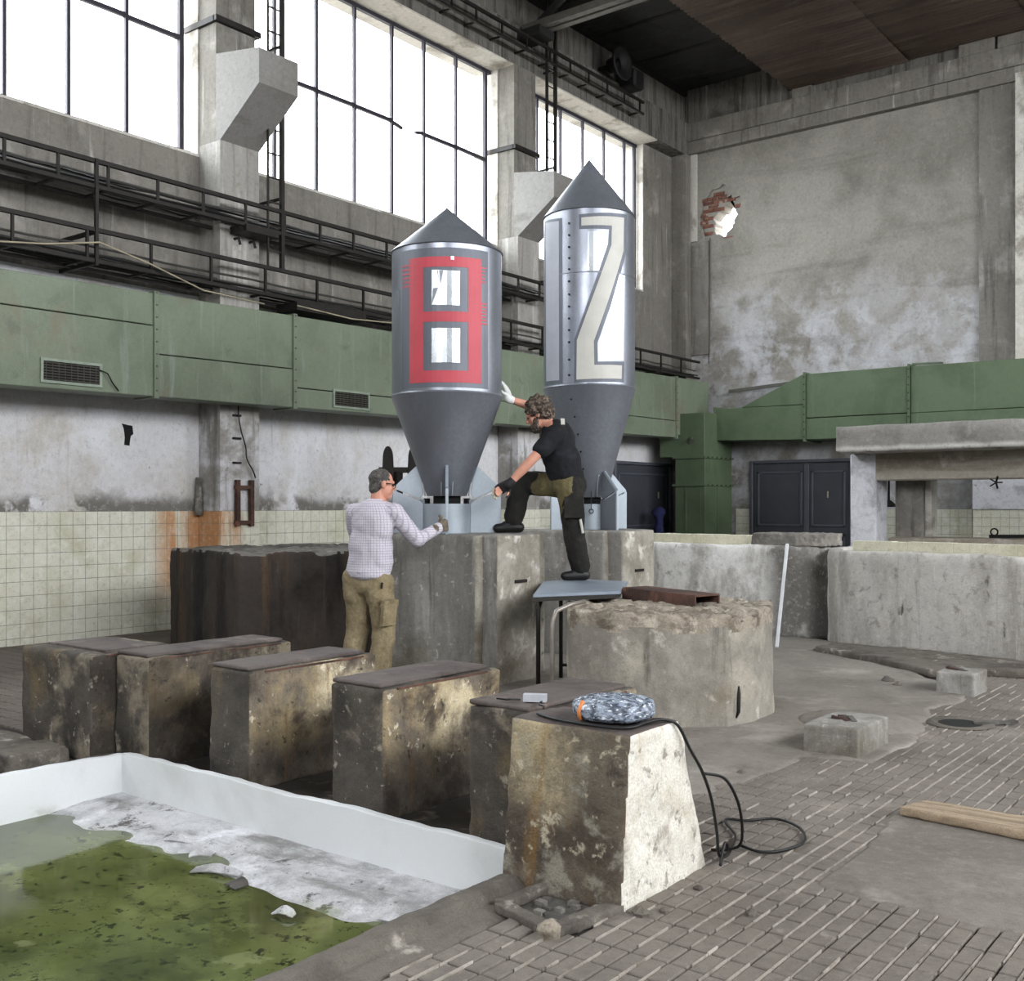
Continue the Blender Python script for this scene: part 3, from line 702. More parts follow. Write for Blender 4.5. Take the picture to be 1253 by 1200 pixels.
# rusty corrugated sheets, laid side by side
x_edges = [-8.62, -6.4, -4.2, -2.0, .2, 2.4, 4.6, 6.8, 7.95]
for s_ in range(len(x_edges)-1):
    mb = MB(); x0, x1 = x_edges[s_], x_edges[s_+1]+.06
    ys = [10.4+i*.0155 for i in range(int(9.55/.0155))]
    zo = .012*(s_ % 2)
    nxs = 3
    for i, yv in enumerate(ys):
        z = 9.60+zo+.018*math.sin(2*PI*yv/.124)+.03*noise.noise(Vector((x0*.3, yv*.4, 2)))
        for k in range(nxs):
            xx = x0+(x1-x0)*k/(nxs-1)
            if s_ == 0 and k == 0: xx += .03*noise.noise(Vector((yv*5, 1, 1)))+.04*noise.noise(Vector((yv*.8, 5, 1)))
            mb.v.append((xx, yv, z))
    for i in range(len(ys)-1):
        for k in range(nxs-1): mb.f.append((i*nxs+k, i*nxs+k+1, (i+1)*nxs+k+1, (i+1)*nxs+k))
    o = mb.build('roof_sheet', M['rustroof'], ceiling, True)
    md = o.modifiers.new('thickness', 'SOLIDIFY'); md.thickness = .004

# ---- roof trusses
def truss(y, label):
    t = thing('roof_truss', (-10.8, y, 9.3), label, 'roof truss', 'steel roof trusses')
    for dy in (-.09, .09):
        MB().box((-10.8, y+dy-.06, 9.30), (8.0, y+dy+.06, 9.42)).build('bottom_chord', M['steel_truss'], t)
    MB().box((-10.8, y-.09, 10.0), (8.0, y+.09, 10.12)).build('top_chord', M['soot'], t)
    x = -10.7; up = True
    while x < 7.5:
        MB().bar((x, y, 9.36 if up else 10.05), (x+1.2, y, 10.05 if up else 9.36), .09, .09).build('diagonal', M['soot'], t); x += 1.2; up = not up
    MB().box((-10.88, y-.2, 9.18), (-10.4, y+.2, 9.32)).build('bearing', M['soot'], t)
truss(14.32, 'steel roof truss resting above the column left of the far window')
truss(8.4, 'steel roof truss above the column with the near crane corbel')

# ------------------------------------------------------------------ cable trays, ladders
def cable_tray(x, z0, z1, y0, y1, label, posts, ncab, droop=True, group='cable trays along the window wall'):
    t = thing('cable_tray', (x, y0, z0), label, 'cable tray', group)
    MB().bar((x, y0, z1), (x, y1, z1), .045, .045).build('top_rail', M['iron'], t)
    MB().bar((x, y0, z0), (x, y1, z0), .04, .04).build('bottom_rail', M['iron'], t)
    MB().bar((x-.45, y0, z0), (x-.45, y1, z0), .04, .04).build('back_rail', M['iron'], t)
    y = y0+.2
    while y < y1:
        MB().bar((x, y, z0), (x, y, z1), .028, .028).build('post', M['iron'], t)
        MB().bar((x-.47, y, z0), (x, y, z0), .03, .025).build('rung', M['iron'], t)
        y += posts*random.uniform(.9, 1.1)
    for k in range(ncab):
        pts = []; n = int((y1-y0)/.4)
        xo = x-.04-.4*k/max(1, ncab-1); zo = z0+.03+random.uniform(0, .16)*(1 if k % 2 else .3)
        for i in range(n+1):
            pts.append((xo+random.uniform(-.012, .012), y0+(y1-y0)*i/n, zo+random.uniform(-.012, .012)))
        MB().tube(pts, random.choice([.012, .015, .019]), 5).build('cable', M['cable_grey'] if k % 3 else M['cable'], t)
    return t
t1 = cable_tray(-10.5, 4.86, 5.13, 2.0, 14.5, 'upper black cable tray crossing the columns just below the windows', .62, 9)
t2 = cable_tray(-10.5, 4.07, 4.40, 2.0, 19.75, 'lower black cable tray running just above the green duct', .78, 10)
t3 = cable_tray(-10.62, 8.93, 9.15, 6.0, 17.75, 'high cable tray along the lintel beam near the roof', .6, 2)
for y in (6.31, 12.4):
    for z in (4.05, 4.38):
        MB().bar((-11.2, y, z), (-10.48, y, z), .04, .04).build('bracket', M['iron'], t2)
    MB().bar((-10.48, y, 4.02), (-10.48, y, 5.15), .035, .035).build('hanger', M['iron'], t2)
MB().box((-10.75, 8.25, 4.78), (-10.45, 8.75, 4.86)).build('clamp_plate', M['iron'], t1)
MB().box((-10.8, 9.0, 3.93), (-10.4, 10.2, 4.03)).build('cable_box', M['iron'], t2)
def ladder(y0, w, z0, z1, x, label, thick):
    t = thing('wall_ladder', (x, y0, z0), label, 'ladder')
    for k, r in ((0, thick[0]), (1, thick[1])):
        MB().bar((x, y0+k*w, z0), (x, y0+k*w, z1), r, r).build('stile', M['iron'], t)
    z = z0+.2
    while z < z1:
        MB().bar((x, y0, z), (x, y0+w, z), .018, .018).build('rung', M['iron'], t); z += .3
    for zz in (5.3, 7.2, 8.85):
        if z0 < zz < z1:
            MB().bar((-11.2, y0+w, zz), (x, y0+w, zz), .03, .03).build('wall_stay', M['iron'], t)
ladder(8.62, .22, 4.42, 9.3, -10.5, 'thin iron ladder rising beside the near crane corbel', (.022, .05))
ladder(14.62, .24, 4.42, 10.0, -10.62, 'thin iron ladder between the two farther windows', (.04, .05))
# slack pale rope over the lower tray
def rope(pts, label):
    return tag(MB().tube(pts, .009, 5).build('rope', M['rope'], None, True), label, 'rope')
rope([(-10.4, 5.2, 4.05), (-10.4, 5.7, 4.12), (-10.4, 6.3, 4.25), (-10.42, 6.9, 4.14), (-10.4, 7.6, 3.95), (-10.3, 8.4, 3.9)], 'slack pale rope hung on the tray above the left vent')
rope([(-10.4, 9.0, 3.98), (-10.36, 9.9, 3.93), (-10.4, 10.9, 4.0), (-10.4, 11.6, 4.2), (-10.42, 12.0, 4.40)], 'slack pale rope rising to the tray left of the red numbered rocket')
# horn under the roof
hn = thing('warning_horn', (-10.7, 16.8, 9.5), 'black round horn fixed under the roof above the far window', 'horn')
MB().lathe(0, 0, [(.02, -.2), (.12, -.2), (.16, -.05), (.30, .06), (.32, .1), (.27, .1), (.1, 0)], 24).build('t', M['lampcase'])
hm = bpy.data.objects['t'].data; bpy.data.objects.remove(bpy.data.objects['t'])
hm.transform(Matrix.Translation((-10.55, 16.75, 9.55)) @ Matrix.Rotation(PI/2, 4, 'Y')); hm.materials.clear()
link_mesh('horn_bell', hm, M['lampcase'], hn, True)
MB().box((-10.85, 17.25, 9.3), (-10.5, 17.6, 9.65)).build('driver_box', M['lampcase'], hn, bevel=.04)
MB().bar((-10.98, 16.75, 9.55), (-10.6, 16.75, 9.55), .06, .06).build('arm', M['iron'], hn)
MB().bar((-10.6, 16.9, 9.5), (-10.6, 17.3, 9.5), .05, .05).build('link', M['iron'], hn)

# ------------------------------------------------------------------ green ducts
duct = thing('air_duct', (-10.8, 5, 2.7), 'long grey-green sheet-metal air duct along the window wall', 'air duct')
DXF = -10.4
def zb_(y): return 2.66+(y-5)*.0105
def zt_(y): return 3.79+(y-5)*.014
secs = [(2.0, 6.97, 3.43), (6.97, 8.95, 3.15), (8.95, 12.9, 2.95), (12.9, 18.62, 3.1), (18.62, 19.98, None)]
def duct_box(y0, y1, za0, za1, zb0, zb1, x0=-10.77, x1=DXF):
    vs = [(x0, y0, za0), (x1, y0, za0), (x1, y1, za1), (x0, y1, za1), (x0, y0, zb0), (x1, y0, zb0), (x1, y1, zb1), (x0, y1, zb1)]
    return MB().add(vs, [(0,3,2,1),(4,5,6,7),(0,1,5,4),(1,2,6,5),(2,3,7,6),(3,0,4,7)])
for y0, y1, zs in secs:
    a, b = y0+.006, y1-.006
    if zs:
        duct_box(a, b, zb_(a), zb_(b), zs+.01*(a-y0)-.006, zs+.03-.006).build('lower_panel', M['duct'], duct, bevel=.006)
        duct_box(a, b, zs+.006, zs+.03+.006, zt_(a), zt_(b), x1=DXF-.004).build('upper_panel', M['duct'], duct, bevel=.006)
    else:
        duct_box(a, b, 2.86, 2.88, zt_(a), zt_(b)).build('end_panel', M['duct'], duct, bevel=.006)
    if y1 < 19:
        duct_box(y1-.03, y1+.03, zb_(y1)-.02, zb_(y1)-.02, zt_(y1)+.02, zt_(y1)+.02, x1=DXF+.03).build('flange', M['duct'], duct)
        for k in range(9):
            z = zb_(y1)+.06+k*.135
            MB().box((DXF+.03, y1-.01, z-.009), (DXF+.038, y1+.01, z+.009)).build('bolt', M['steel_truss'], duct)
def vent(y0, y1, z0, z1, label):
    g = thing('vent_grille', (DXF, (y0+y1)/2, z0), label, 'vent')
    f = MB(); x = DXF+.002; t = .028
    for a, b in (((y0-t, z0-t), (y1+t, z0)), ((y0-t, z1), (y1+t, z1+t)), ((y0-t, z0), (y0, z1)), ((y1, z0), (y1+t, z1))):
        f.box((x, a[0], a[1]), (x+.02, b[0], b[1]))
    f.build('frame', M['grille'], g)
    MB().box((x, y0, z0), (x+.004, y1, z1)).build('back_plate', M['black'], g)
    for k in range(7):
        z = z0+(k+.5)*(z1-z0)/7
        MB().bar((x+.01, y0, z), (x+.01, y1, z), .016, .008, (.6, 0, 1)).build('slat', M['steel_truss'], g)
    for k in range(9):
        y = y0+(k+.5)*(y1-y0)/9
        MB().box((x+.004, y-.003, z0), (x+.008, y+.003, z1)).build('fin', M['steel_truss'], g)
vent(5.67, 6.29, 2.745, 2.94, 'dark louvred vent at the left end of the long duct')
vent(9.62, 10.22, 2.775, 2.96, 'dark louvred vent in the duct left of the red numbered rocket')
vent(14.45, 15.05, 2.83, 3.0, 'dark louvred vent in the duct behind the curly-haired man')
MB().tube([(DXF+.03, 6.28, 2.9), (DXF+.05, 6.36, 2.87), (DXF+.04, 6.42, 2.78), (DXF+.03, 6.5, 2.7)], .008, 5).build('loose_wire', M['cable'], duct, True)

d2 = thing('air_duct', (-7, 19.6, 2.7), 'darker green air duct along the back wall with a sloping end', 'air duct')
YF = 19.3
def front_panel(poly, name, dy=0.0):
    MB().extr([(x, YF+dy, z) for x, z in poly], (0, .78, 0)).build(name, M['duct2'], d2, bevel=.006)
front_panel([(-9.9, 2.76), (-8.08, 2.71), (-8.08, 3.36), (-9.9, 3.38)], 'lower_panel')
front_panel([(-9.35, 3.38), (-8.08, 3.37), (-8.08, 3.94)], 'sloping_panel')
front_panel([(-8.03, 2.71), (-6.16, 2.70), (-6.16, 3.10), (-8.03, 3.10)], 'lower_panel')
front_panel([(-8.03, 3.115), (-6.16, 3.115), (-6.16, 3.935), (-8.03, 3.935)], 'upper_panel', .004)
front_panel([(-6.10, 2.70), (-2.2, 2.70), (-2.2, 3.09), (-6.10, 3.10)], 'lower_panel')
front_panel([(-6.10, 3.105), (-2.2, 3.105), (-2.2, 3.90), (-6.10, 3.93)], 'upper_panel', .004)
for x in (-8.055, -6.13):
    MB().box((x-.02, YF-.03, 2.67), (x+.02, YF+.78, 3.97)).build('flange', M['duct2'], d2)
    for k in range(9):
        z = 2.76+k*.14; MB().box((x-.012, YF-.04, z-.01), (x+.012, YF-.03, z+.01)).build('bolt', M['iron'], d2)
MB().box((-9.93, YF-.03, 2.74), (-9.89, YF+.78, 3.42)).build('flange', M['duct2'], d2)
MB().bar((-6.15, YF+.3, 4.0), (-5.6, YF+.1, 3.96), .08, .03).build('loose_strip', M['duct2'], d2)
MB().bar((-9.9, 19.9, 3.78), (-8.3, 19.95, 3.88), .06, .06).build('wall_angle', M['steel_truss'], d2)

rz = thing('duct_riser', (-10.2, 19.3, 0), 'green upright duct casing standing in the far corner', 'air duct')
MB().box((-10.52, 18.80, 0), (-9.87, 19.95, 1.86)).build('lower_case', M['duct2'], rz, bevel=.006)
MB().box((-10.52, 18.80, 1.89), (-9.87, 19.95, 2.40)).build('middle_case', M['duct2'], rz, bevel=.006)
MB().box((-10.86, 18.78, 2.43), (-9.87, 19.95, 3.28)).build('upper_case', M['duct2'], rz, bevel=.006)
for z in (1.875, 2.415):
    MB().box((-10.56, 18.75, z-.02), (-9.84, 19.98, z+.02)).build('flange', M['duct2'], rz)
    for k in range(6):
        MB().box((-9.845, 18.85+k*.19, z-.012), (-9.83, 18.88+k*.19, z+.012)).build('bolt', M['iron'], rz)
MB().box((-10.3, 18.785, .05), (-10.27, 18.80, 1.84)).build('seam_strip', M['duct2'], rz)
MB().box((-9.872, 19.3, .05), (-9.862, 19.33, 1.84)).build('seam_strip', M['duct2'], rz)
MB().tube([(-10.15, 18.76, 2.78), (-10.1, 18.7, 2.72)], .05, 8).build('valve_stub', M['steel_truss'], rz)

# ------------------------------------------------------------------ doors
def door(n, at, ax, w, h, leaves, label):
    r = struct_root('door_%d' % n, at)
    X = Vector((1, 0, 0)) if ax == 'x' else Vector((0, 1, 0)); Nn = Vector((0, -1, 0)) if ax == 'x' else Vector((1, 0, 0))
    A = Vector(at)
    def bx(u0, u1, z0, z1, d0, d1, nm, mt):
        p = [A+X*u0+Nn*d0+Vector((0, 0, z0)), A+X*u1+Nn*d0+Vector((0, 0, z0)), A+X*u1+Nn*d0+Vector((0, 0, z1)), A+X*u0+Nn*d0+Vector((0, 0, z1))]
        return MB().extr(p, Nn*(d1-d0)).build(nm, mt, r, bevel=.008)
    bx(-.06, 0, 0, h+.06, 0, .08, 'frame', M['doortrim']); bx(w, w+.06, 0, h+.06, 0, .08, 'frame', M['doortrim']); bx(0, w, h, h+.06, 0, .08, 'frame', M['doortrim'])
    u = 0
    for lw in leaves:
        bx(u+.01, u+lw-.01, .02, h-.01, 0, .035, 'leaf', M['door'])
        for z0, z1 in ((.15, h*.40), (h*.46, h-.16)):
            e = .09
            for q in ((u+e, u+e+.045, z0, z1), (u+lw-e-.045, u+lw-e, z0, z1), (u+e, u+lw-e, z0, z0+.045), (u+e, u+lw-e, z1-.045, z1)):
                bx(*q, .035, .055, 'moulding', M['doortrim'])
        u += lw
    bx(w-.45, w-.42, 1.62, 1.75, .035, .06, 'chalk_mark', M['rope'])
    bx(leaves[0]-.05, leaves[0]+.05, .02, h-.02, .035, .06, 'meeting_stile', M['doortrim']) if len(leaves) > 1 else bx(.1, .14, 1.0, 1.15, .035, .09, 'handle', M['iron'])
door(1, (-9.45, YB, 0), 'x', 1.98, 2.31, (1.12, .86), '')
door(2, (XL, 17.62, 0), 'y', 2.05, 2.28, (2.05,), '')
cl = remesh(MB().lathe(-10.75, 18.55, [(.01, 0), (.16, 0), (.17, .2), (.12, .5), (.08, 1.2), (.14, 1.36), (.05, 1.45), (.005, 1.46)], 12).mesh(), .03); jitter(cl, .03, 6, 4)
tag(link_mesh('cloth_bundle', cl, M['blue'], None, True), 'dark blue cloth bundle by the door beside the green riser', 'cloth')

# ------------------------------------------------------------------ canopy at the right
cp = thing('concrete_canopy', (-3.5, 16, 0), 'grey concrete canopy on piers in front of the back wall', 'canopy')
rough('slab', MB().box((-6.0, 15.5, 2.26), (2.5, 17.3, 2.64)), .06, .012, 2.5, M['canopy'], cp, 2)
MB().box((-6.02, 16.2, 1.85), (2.5, 16.5, 2.27)).build('front_beam', M['canopy_beam'], cp, bevel=.02)
MB().box((-6.03, 16.19, 0), (-5.63, 16.7, 2.26)).build('pier', M['white_col'], cp, bevel=.02)
MB().box((-5.55, 16.8, 0), (-5.13, 17.2, 2.26)).build('pier', M['conc_wall'], cp, bevel=.02)
MB().box((-5.13, 16.9, 0), (-5.03, 17.2, 2.26)).build('pale_pier_edge', M['reveal'], cp, bevel=.01)
MB().tube([(-5.78, 17.2, 2.26), (-5.78, 17.2, 1.5)], .02, 8).build('drop_pipe', M['iron'], cp)
MB().lathe(-5.78, 17.2, [(.005, 1.56), (.03, 1.56), (.15, 1.46), (.14, 1.45), (.02, 1.5)], 16).build('pipe_cap', M['iron'], cp)
kn = MB()
for a in range(5):
    kn.bar((-3.93, 16.18, 1.80), (-3.93+0.09*math.cos(a*1.257), 16.15, 1.80+.09*math.sin(a*1.257)), .02, .02)
kn.build('rebar_star', M['iron'], cp)
MB().bar((-4.2, 16.9, 1.02), (-3.2, 16.9, 1.04), .03, .05).build('t', M['black'])
o = bpy.data.objects['t']; o.name = 'iron_bar'; tag(o, 'black iron bar with a ring lying under the canopy', 'iron bar')
rg = [(-4.13+.05*math.cos(a*PI/6), 16.9, 1.085+.05*math.sin(a*PI/6)) for a in range(13)]
MB().tube(rg, .012, 6).build('ring', M['black'], o)
mb = MB().box((-5.6, 16.6, 0), (-2.4, 17.3, .995)); rough('sill_wall', mb, .06, .012, 3, M['canopy_beam'], cp, 8)

# ------------------------------------------------------------------ tanks
def offset_poly(pts, d):
    out = []
    for i, p in enumerate(pts):
        a = Vector(pts[max(0, i-1)]); b = Vector(pts[min(len(pts)-1, i+1)]); t = (b-a).normalized(); n = Vector((-t.y, t.x)); q = Vector(p)+n*d; out.append((q.x, q.y))
    return out
tankR = [(-4.62, 12.6), (-4.6, 11.75), (-4.48, 11.35), (-4.2, 11.08), (-3.8, 10.98), (-3.3, 10.93), (-2.8, 10.86), (-2.3, 10.75), (-1.7, 10.72), (-1.0, 10.9), (-.4, 11.4)]
tr_ = thing('concrete_tank', (-3, 11.5, 0), 'round concrete tank at the far right with a cream tiled rim', 'tank')
inn = offset_poly(tankR, .16)
rough('wall', MB().prism(tankR+inn[::-1], -.02, 1.0), .05, .014, 2.2, M['tank'], tr_, 3)
def rim(pts, d0, d1, z0, z1, root, closed=False, zf=None):
    a = offset_poly(pts, d0); b = offset_poly(pts, d1)
    L = [0]
    for i in range(len(a)-1): L.append(L[-1]+math.dist(a[i], a[i+1]))
    def at(P, s):
        for i in range(len(a)-1):
            if s <= L[i+1]+1e-6:
                t = (s-L[i])/(L[i+1]-L[i]); return (P[i][0]+(P[i+1][0]-P[i][0])*t, P[i][1]+(P[i+1][1]-P[i][1])*t)
        return P[-1]
    n = int(L[-1]/.15)
    for k in range(n):
        s0, s1 = L[-1]*k/n+.002, L[-1]*(k+1)/n-.002
        zz = z1+random.uniform(-.004, .004)
        MB().prism([at(a, s0), at(a, s1), at(b, s1), at(b, s0)], z0, zz).build('rim_tile', M['rimtile'], root, bevel=.004)
    MB().prism(offset_poly(pts, d0+.003)+offset_poly(pts, d1-.003)[::-1], z0-.05, z1-.012).build('rim_bed', M['rimtile'], root)
rim(tankR[3:], .17, .30, .99, 1.105, tr_)
tankL = [(-9.2, 12.1), (-8.2, 11.8), (-7.2, 11.62), (-6.2, 11.5), (-5.4, 11.45), (-5.0, 11.40), (-4.75, 11.5), (-4.6, 11.75)]
tl_ = thing('concrete_tank', (-6.5, 12, 0), 'whitewashed concrete tank behind the broken block', 'tank')
rough('wall', MB().prism(tankL+offset_poly(tankL, .16)[::-1], -.02, 1.02), .05, .014, 2.2, M['tank_left'], tl_, 6)
rim(tankL[:5], .17, .30, 1.0, 1.13, tl_)
jb = rough('junction_pier', MB().prism([(-5.45, 11.52), (-4.9, 11.47), (-4.6, 11.62), (-4.55, 12.0), (-5.4, 11.95)], 1.02, 1.16), .016, .014, 16, M['rough_top'], None, 9)
tag(jb, 'broken grey concrete pier capping the joint of the two tanks', 'pier')
# low curb round the right tank
cb = MB().prism([(-4.25, 10.42), (-3.5, 10.0), (-2.86, 9.55), (-2.7, 9.62), (-2.72, 9.85), (-1.2, 10.1), (-1.2, 10.5), (-2.3, 10.66), (-3.3, 10.83), (-4.2, 10.85)], -.02, .065)
tag(rough('footing', cb, .03, .012, 4, M['curb'], None, 4), 'low concrete footing ledge round the foot of the right tank', 'ledge')
tag(MB().bar((-4.64, 10.40, .02), (-4.93, 11.33, 1.05), .036, .03).build('metal_profile', M['alu'], None, bevel=.008), 'shiny aluminium profile leaning where the two tanks meet', 'profile')

# ------------------------------------------------------------------ plinths and broken block
dkp = thing('concrete_plinth', (-8.3, 7, 0), 'soot-black concrete plinth standing left of the man in the checked shirt', 'plinth')
rough('body', MB().prism([(-9.75, 6.7), (-8.1, 6.25), (-7.55, 6.9), (-7.2, 7.7), (-7.6, 9.1), (-9.4, 8.6)], -.02, 1.05), .04, .018, 2.5, [M['dark_plinth'], M['rough_top']], dkp, 3, (1.0, .05, 5, .05), pick=lambda n, c: 1 if n.z > .5 else 0)

def plinth(y0, label, xl=-6.66):
    r = thing('concrete_plinth', (-6, y0, 0), label, 'plinth', 'grey plinths carrying the rockets')
    pk = lambda n, c: 1 if n.x > .5 else 0
    rough('main_block', MB().box((xl, y0, -.02), (-5.63, y0+.95, 1.235)), .03, .008, 3, [M['plinth'], M['plinth_side']], r, y0, pick=pk)
    rough('side_slab', MB().box((-5.66, y0+.07, -.02), (-5.46, y0+.66, 1.235)), .025, .010, 4, [M['plinth'], M['plinth_side']], r, y0+4, pick=pk)
    MB().box((-5.462, y0+.28, .835), (-5.448, y0+.44, .86)).build('dark_slot_strip', M['iron'], r)  # slot drawn as a dark strip, its inner shade put in as colour
plinth(6.78, 'grey concrete plinth under the rocket with the red number')
plinth(8.68, 'grey concrete plinth under the rocket with the white number')

drum = thing('broken_block', (-3.8, 6.8, 0), 'big broken-topped concrete block with chamfered corners in the middle', 'block')
dp_ = [(-4.72, 6.75), (-4.28, 6.16), (-3.9, 6.08), (-3.55, 6.24), (-3.25, 6.52), (-3.19, 6.78), (-3.23, 7.18), (-3.5, 7.75), (-4.3, 7.6)]
rough('body', MB().prism(dp_, -.02, .765), .02, .012, 3, [M['drum'], M['drum_top']], drum, 7, (.70, .055, 8, .06), pick=lambda n, c: 1 if (n.z > .35 or c.z > .655+.07*noise.noise(c*5)+.04*noise.noise(c*14)) else 0)
MB().tube([(-3.235, 6.60, .06), (-3.22, 6.61, .10), (-3.218, 6.61, .22), (-3.225, 6.62, .27)], [.008, .012, .013, .008], 6).build('void_shade_strip', M['iron'], drum, True)  # dark strip drawn for the shadowed void in the block's flank
pp = MB().tube([(-4.37, 6.08, .02), (-4.37, 6.08, .66), (-4.35, 6.10, .745), (-4.31, 6.22, .785), (-4.33, 6.42, .79)], .016, 8).build('steel_tube', M['tube'], None, True)
tag(pp, 'dull steel tube bent over the left edge of the broken block', 'tube')
rt = thing('rusty_channel', (-3.9, 7, .8), 'rusty steel channel lying on top of the broken block', 'channel')
c0, c1 = Vector((-4.40, 7.22, .84)), Vector((-3.68, 7.05, .825))
MB().bar(c0, c1, .26, .012).build('web', M['rust'], rt)
sd = (c1-c0).cross(Vector((0, 0, 1))).normalized()*.13
MB().bar(c0+sd+Vector((0, 0, -.045)), c1+sd+Vector((0, 0, -.045)), .012, .09).build('flange', M['rust'], rt)
MB().bar(c0-sd+Vector((0, 0, -.045)), c1-sd+Vector((0, 0, -.045)), .012, .09).build('flange', M['rust'], rt)
MB().bar((-3.95, 6.98, .70), (-3.95, 6.98, .83), .05, .03).build('stub', M['rust'], rt)

tb = thing('work_table', (-4.9, 7.1, 0), 'small blue-grey table the curly-haired man stands on', 'table')
top = [(-4.70, 6.30), (-4.36, 6.95), (-4.86, 7.87), (-5.42, 7.88), (-5.43, 7.42)]
MB().prism(top, .805, .83).build('table_top', M['tabletop'], tb, bevel=.004)
MB().prism([(-4.70+.0, 6.305), (-4.37, 6.945), (-4.87, 7.86), (-5.41, 7.87), (-5.42, 7.43)], .775, .803).build('frame', M['leg_black'], tb)
for lx, ly in ((-4.78, 6.47), (-5.30, 7.50), (-5.25, 7.78), (-4.93, 7.75)):
    MB().tube([(lx, ly, 0), (lx, ly, .70), (lx+.015, ly+.012, .775)], .017, 8).build('leg', M['leg_black'], tb, True)
MB().tube([(-5.30, 7.50, .12), (-4.93, 7.75, .12)], .014, 8).build('stretcher', M['leg_black'], tb, True)

# ------------------------------------------------------------------ row of foundation blocks
BL = [
    ('stained block at the far left end of the row, set apart by a narrow slit', -6.52, -5.73, 3.42, 4.05, .625),
    ('stained block second from the left in the row, touching the end block', -5.71, -5.38, 3.56, 4.62, .625),
    ('stained block third from the left in the row by the pool', -4.87, -4.53, 3.60, 4.52, .625),
    ('stained block fourth from the left, its yellowed side facing the big wrapped coil', -3.96, -3.60, 3.64, 4.52, .625),
    ('stained block just behind the white-sided block, with a small grey box on top', -3.06, -2.70, 3.62, 4.46, .62)]
for i, (lab, x0, x1, y0, y1, h) in enumerate(BL):
    r = thing('foundation_block', ((x0+x1)/2, (y0+y1)/2, 0), lab, 'concrete block', 'row of foundation blocks by the pool')
    rough('body', MB().box((x0, y0, -.02), (x1, y1, h-.015)), .018, .009, 5, [M['block'], M['block_side']], r, i+1.5, pick=lambda n, c: 1 if n.x > .5 else 0)
    e = .03
    if i == 0:
        MB().box((x0+.12, y0+.12, h-.02), (x1-.05, y1-.15, h+.002)).build('cover_plate', M['plate'], r, bevel=.004)
    else:
        rough('cover_plate', MB().box((x0-.004, y0+.01, h-.018), (x1-e, y1-.06, h+.006)), .012, .002, 6, M['plate'], r, i)
    MB().box((x1-.005, y0+.1, h-.03), (x1+.003, y1-.1, h-.02)).build('edge_angle', M['rust'], r)
b5 = thing('tapered_block', (-2.35, 3.6, 0), 'tapered block with white right side in the foreground, wrapped coil on top', 'concrete block')
x0, x1 = -2.645, -2.085
mb = MB(); mb.extr([(x0, 3.33, -.02), (x0, 3.40, .635), (x0, 3.76, .635), (x0, 4.01, -.02)], (x1-x0, 0, 0))
# the front face is very slightly skewed, as cast
rough('body', mb, .016, .010, 5, [M['b5_front'], M['b5_side'], M['plate']], b5, 12, pick=lambda n, c: 1 if n.x > .55 else (2 if n.z > .75 else 0))

# coil in film, cable, small box
co = thing('wrapped_coil', (-2.31, 3.6, .645), 'cable coil wrapped in clear film on the tapered block', 'coil')
me = remesh(MB().lathe(-2.29, 3.60, [(.005, .646), (.14, .646), (.160, .662), (.163, .695), (.15, .716), (.06, .726), (.005, .724)], 40).mesh(), .008)
jitter(me, .006, 28, 3); link_mesh('film_wrapped_cable', me, M['wrap'], co, True)
MB().tube([(-2.345, 3.447, .652), (-2.347, 3.442, .685), (-2.343, 3.462, .722)], .009, 6).build('tape', M['orange'], co, True)
hng = [(-2.56, 3.46, .648), (-2.45, 3.42, .647), (-2.3, 3.405, .647), (-2.17, 3.42, .647), (-2.12, 3.47, .648), (-2.12, 3.56, .65), (-2.10, 3.66, .648), (-2.07, 3.72, .62),
       (-2.05, 3.78, .52), (-2.04, 3.86, .42), (-2.03, 3.92, .30), (-2.02, 3.95, .16), (-2.02, 3.97, .06), (-2.06, 4.12, .012), (-2.10, 4.25, .012), (-2.16, 4.40, .012), (-2.30, 4.58, .012),
       (-2.22, 4.63, .012), (-2.12, 4.74, .012), (-1.98, 4.68, .012), (-1.88, 4.50, .012), (-1.90, 4.33, .012), (-1.97, 4.25, .012), (-2.08, 4.28, .012), (-2.2, 4.45, .02), (-2.12, 4.3, .12), (-2.04, 4.12, .34), (-2.05, 3.95, .50)]
def spline(pts, n=6):
    P = [Vector(p) for p in pts]; out = []
    for i in range(len(P)-1):
        p0 = P[max(0, i-1)]; p1 = P[i]; p2 = P[i+1]; p3 = P[min(len(P)-1, i+2)]
        for k in range(n):
            t = k/n
            out.append(.5*((2*p1)+(p2-p0)*t+(2*p0-5*p1+4*p2-p3)*t*t+(3*p1-p0-3*p2+p3)*t**3))
    return out+[P[-1]]
tag(MB().tube(spline(hng[:24]), .0065, 6).build('power_cable', M['cable'], None, True), 'black cable looping from under the wrapped coil down to the floor', 'cable')
tag(MB().tube(spline([(-2.05, 3.90, .40), (-2.02, 4.02, .36), (-2.00, 4.10, .25), (-2.01, 4.16, .12), (-2.05, 4.2, .03), (-2.15, 4.16, .008), (-2.04, 4.08, .05), (-2.015, 4.01, .10), (-2.01, 3.96, .02)]), .0065, 6).build('cable_end', M['cable'], None, True), 'short black cable end hanging down the white side of the tapered block', 'cable')
sb = thing('small_box', (-2.78, 3.72, .63), 'small grey plastic box with wires on the block behind the coil', 'box')
mb = MB().box((-.05, -.02, 0), (.05, .02, .032)); me = mb.mesh(); me.transform(Matrix.Translation((-2.78, 3.74, .632)) @ Matrix.Rotation(.5, 4, 'Z')); link_mesh('case', me, M['box_grey'], sb)
MB().tube(spline([(-2.83, 3.70, .64), (-2.86, 3.65, .645), (-2.88, 3.68, .637), (-2.93, 3.66, .64)]), .004, 5).build('wire', M['cable'], sb, True)
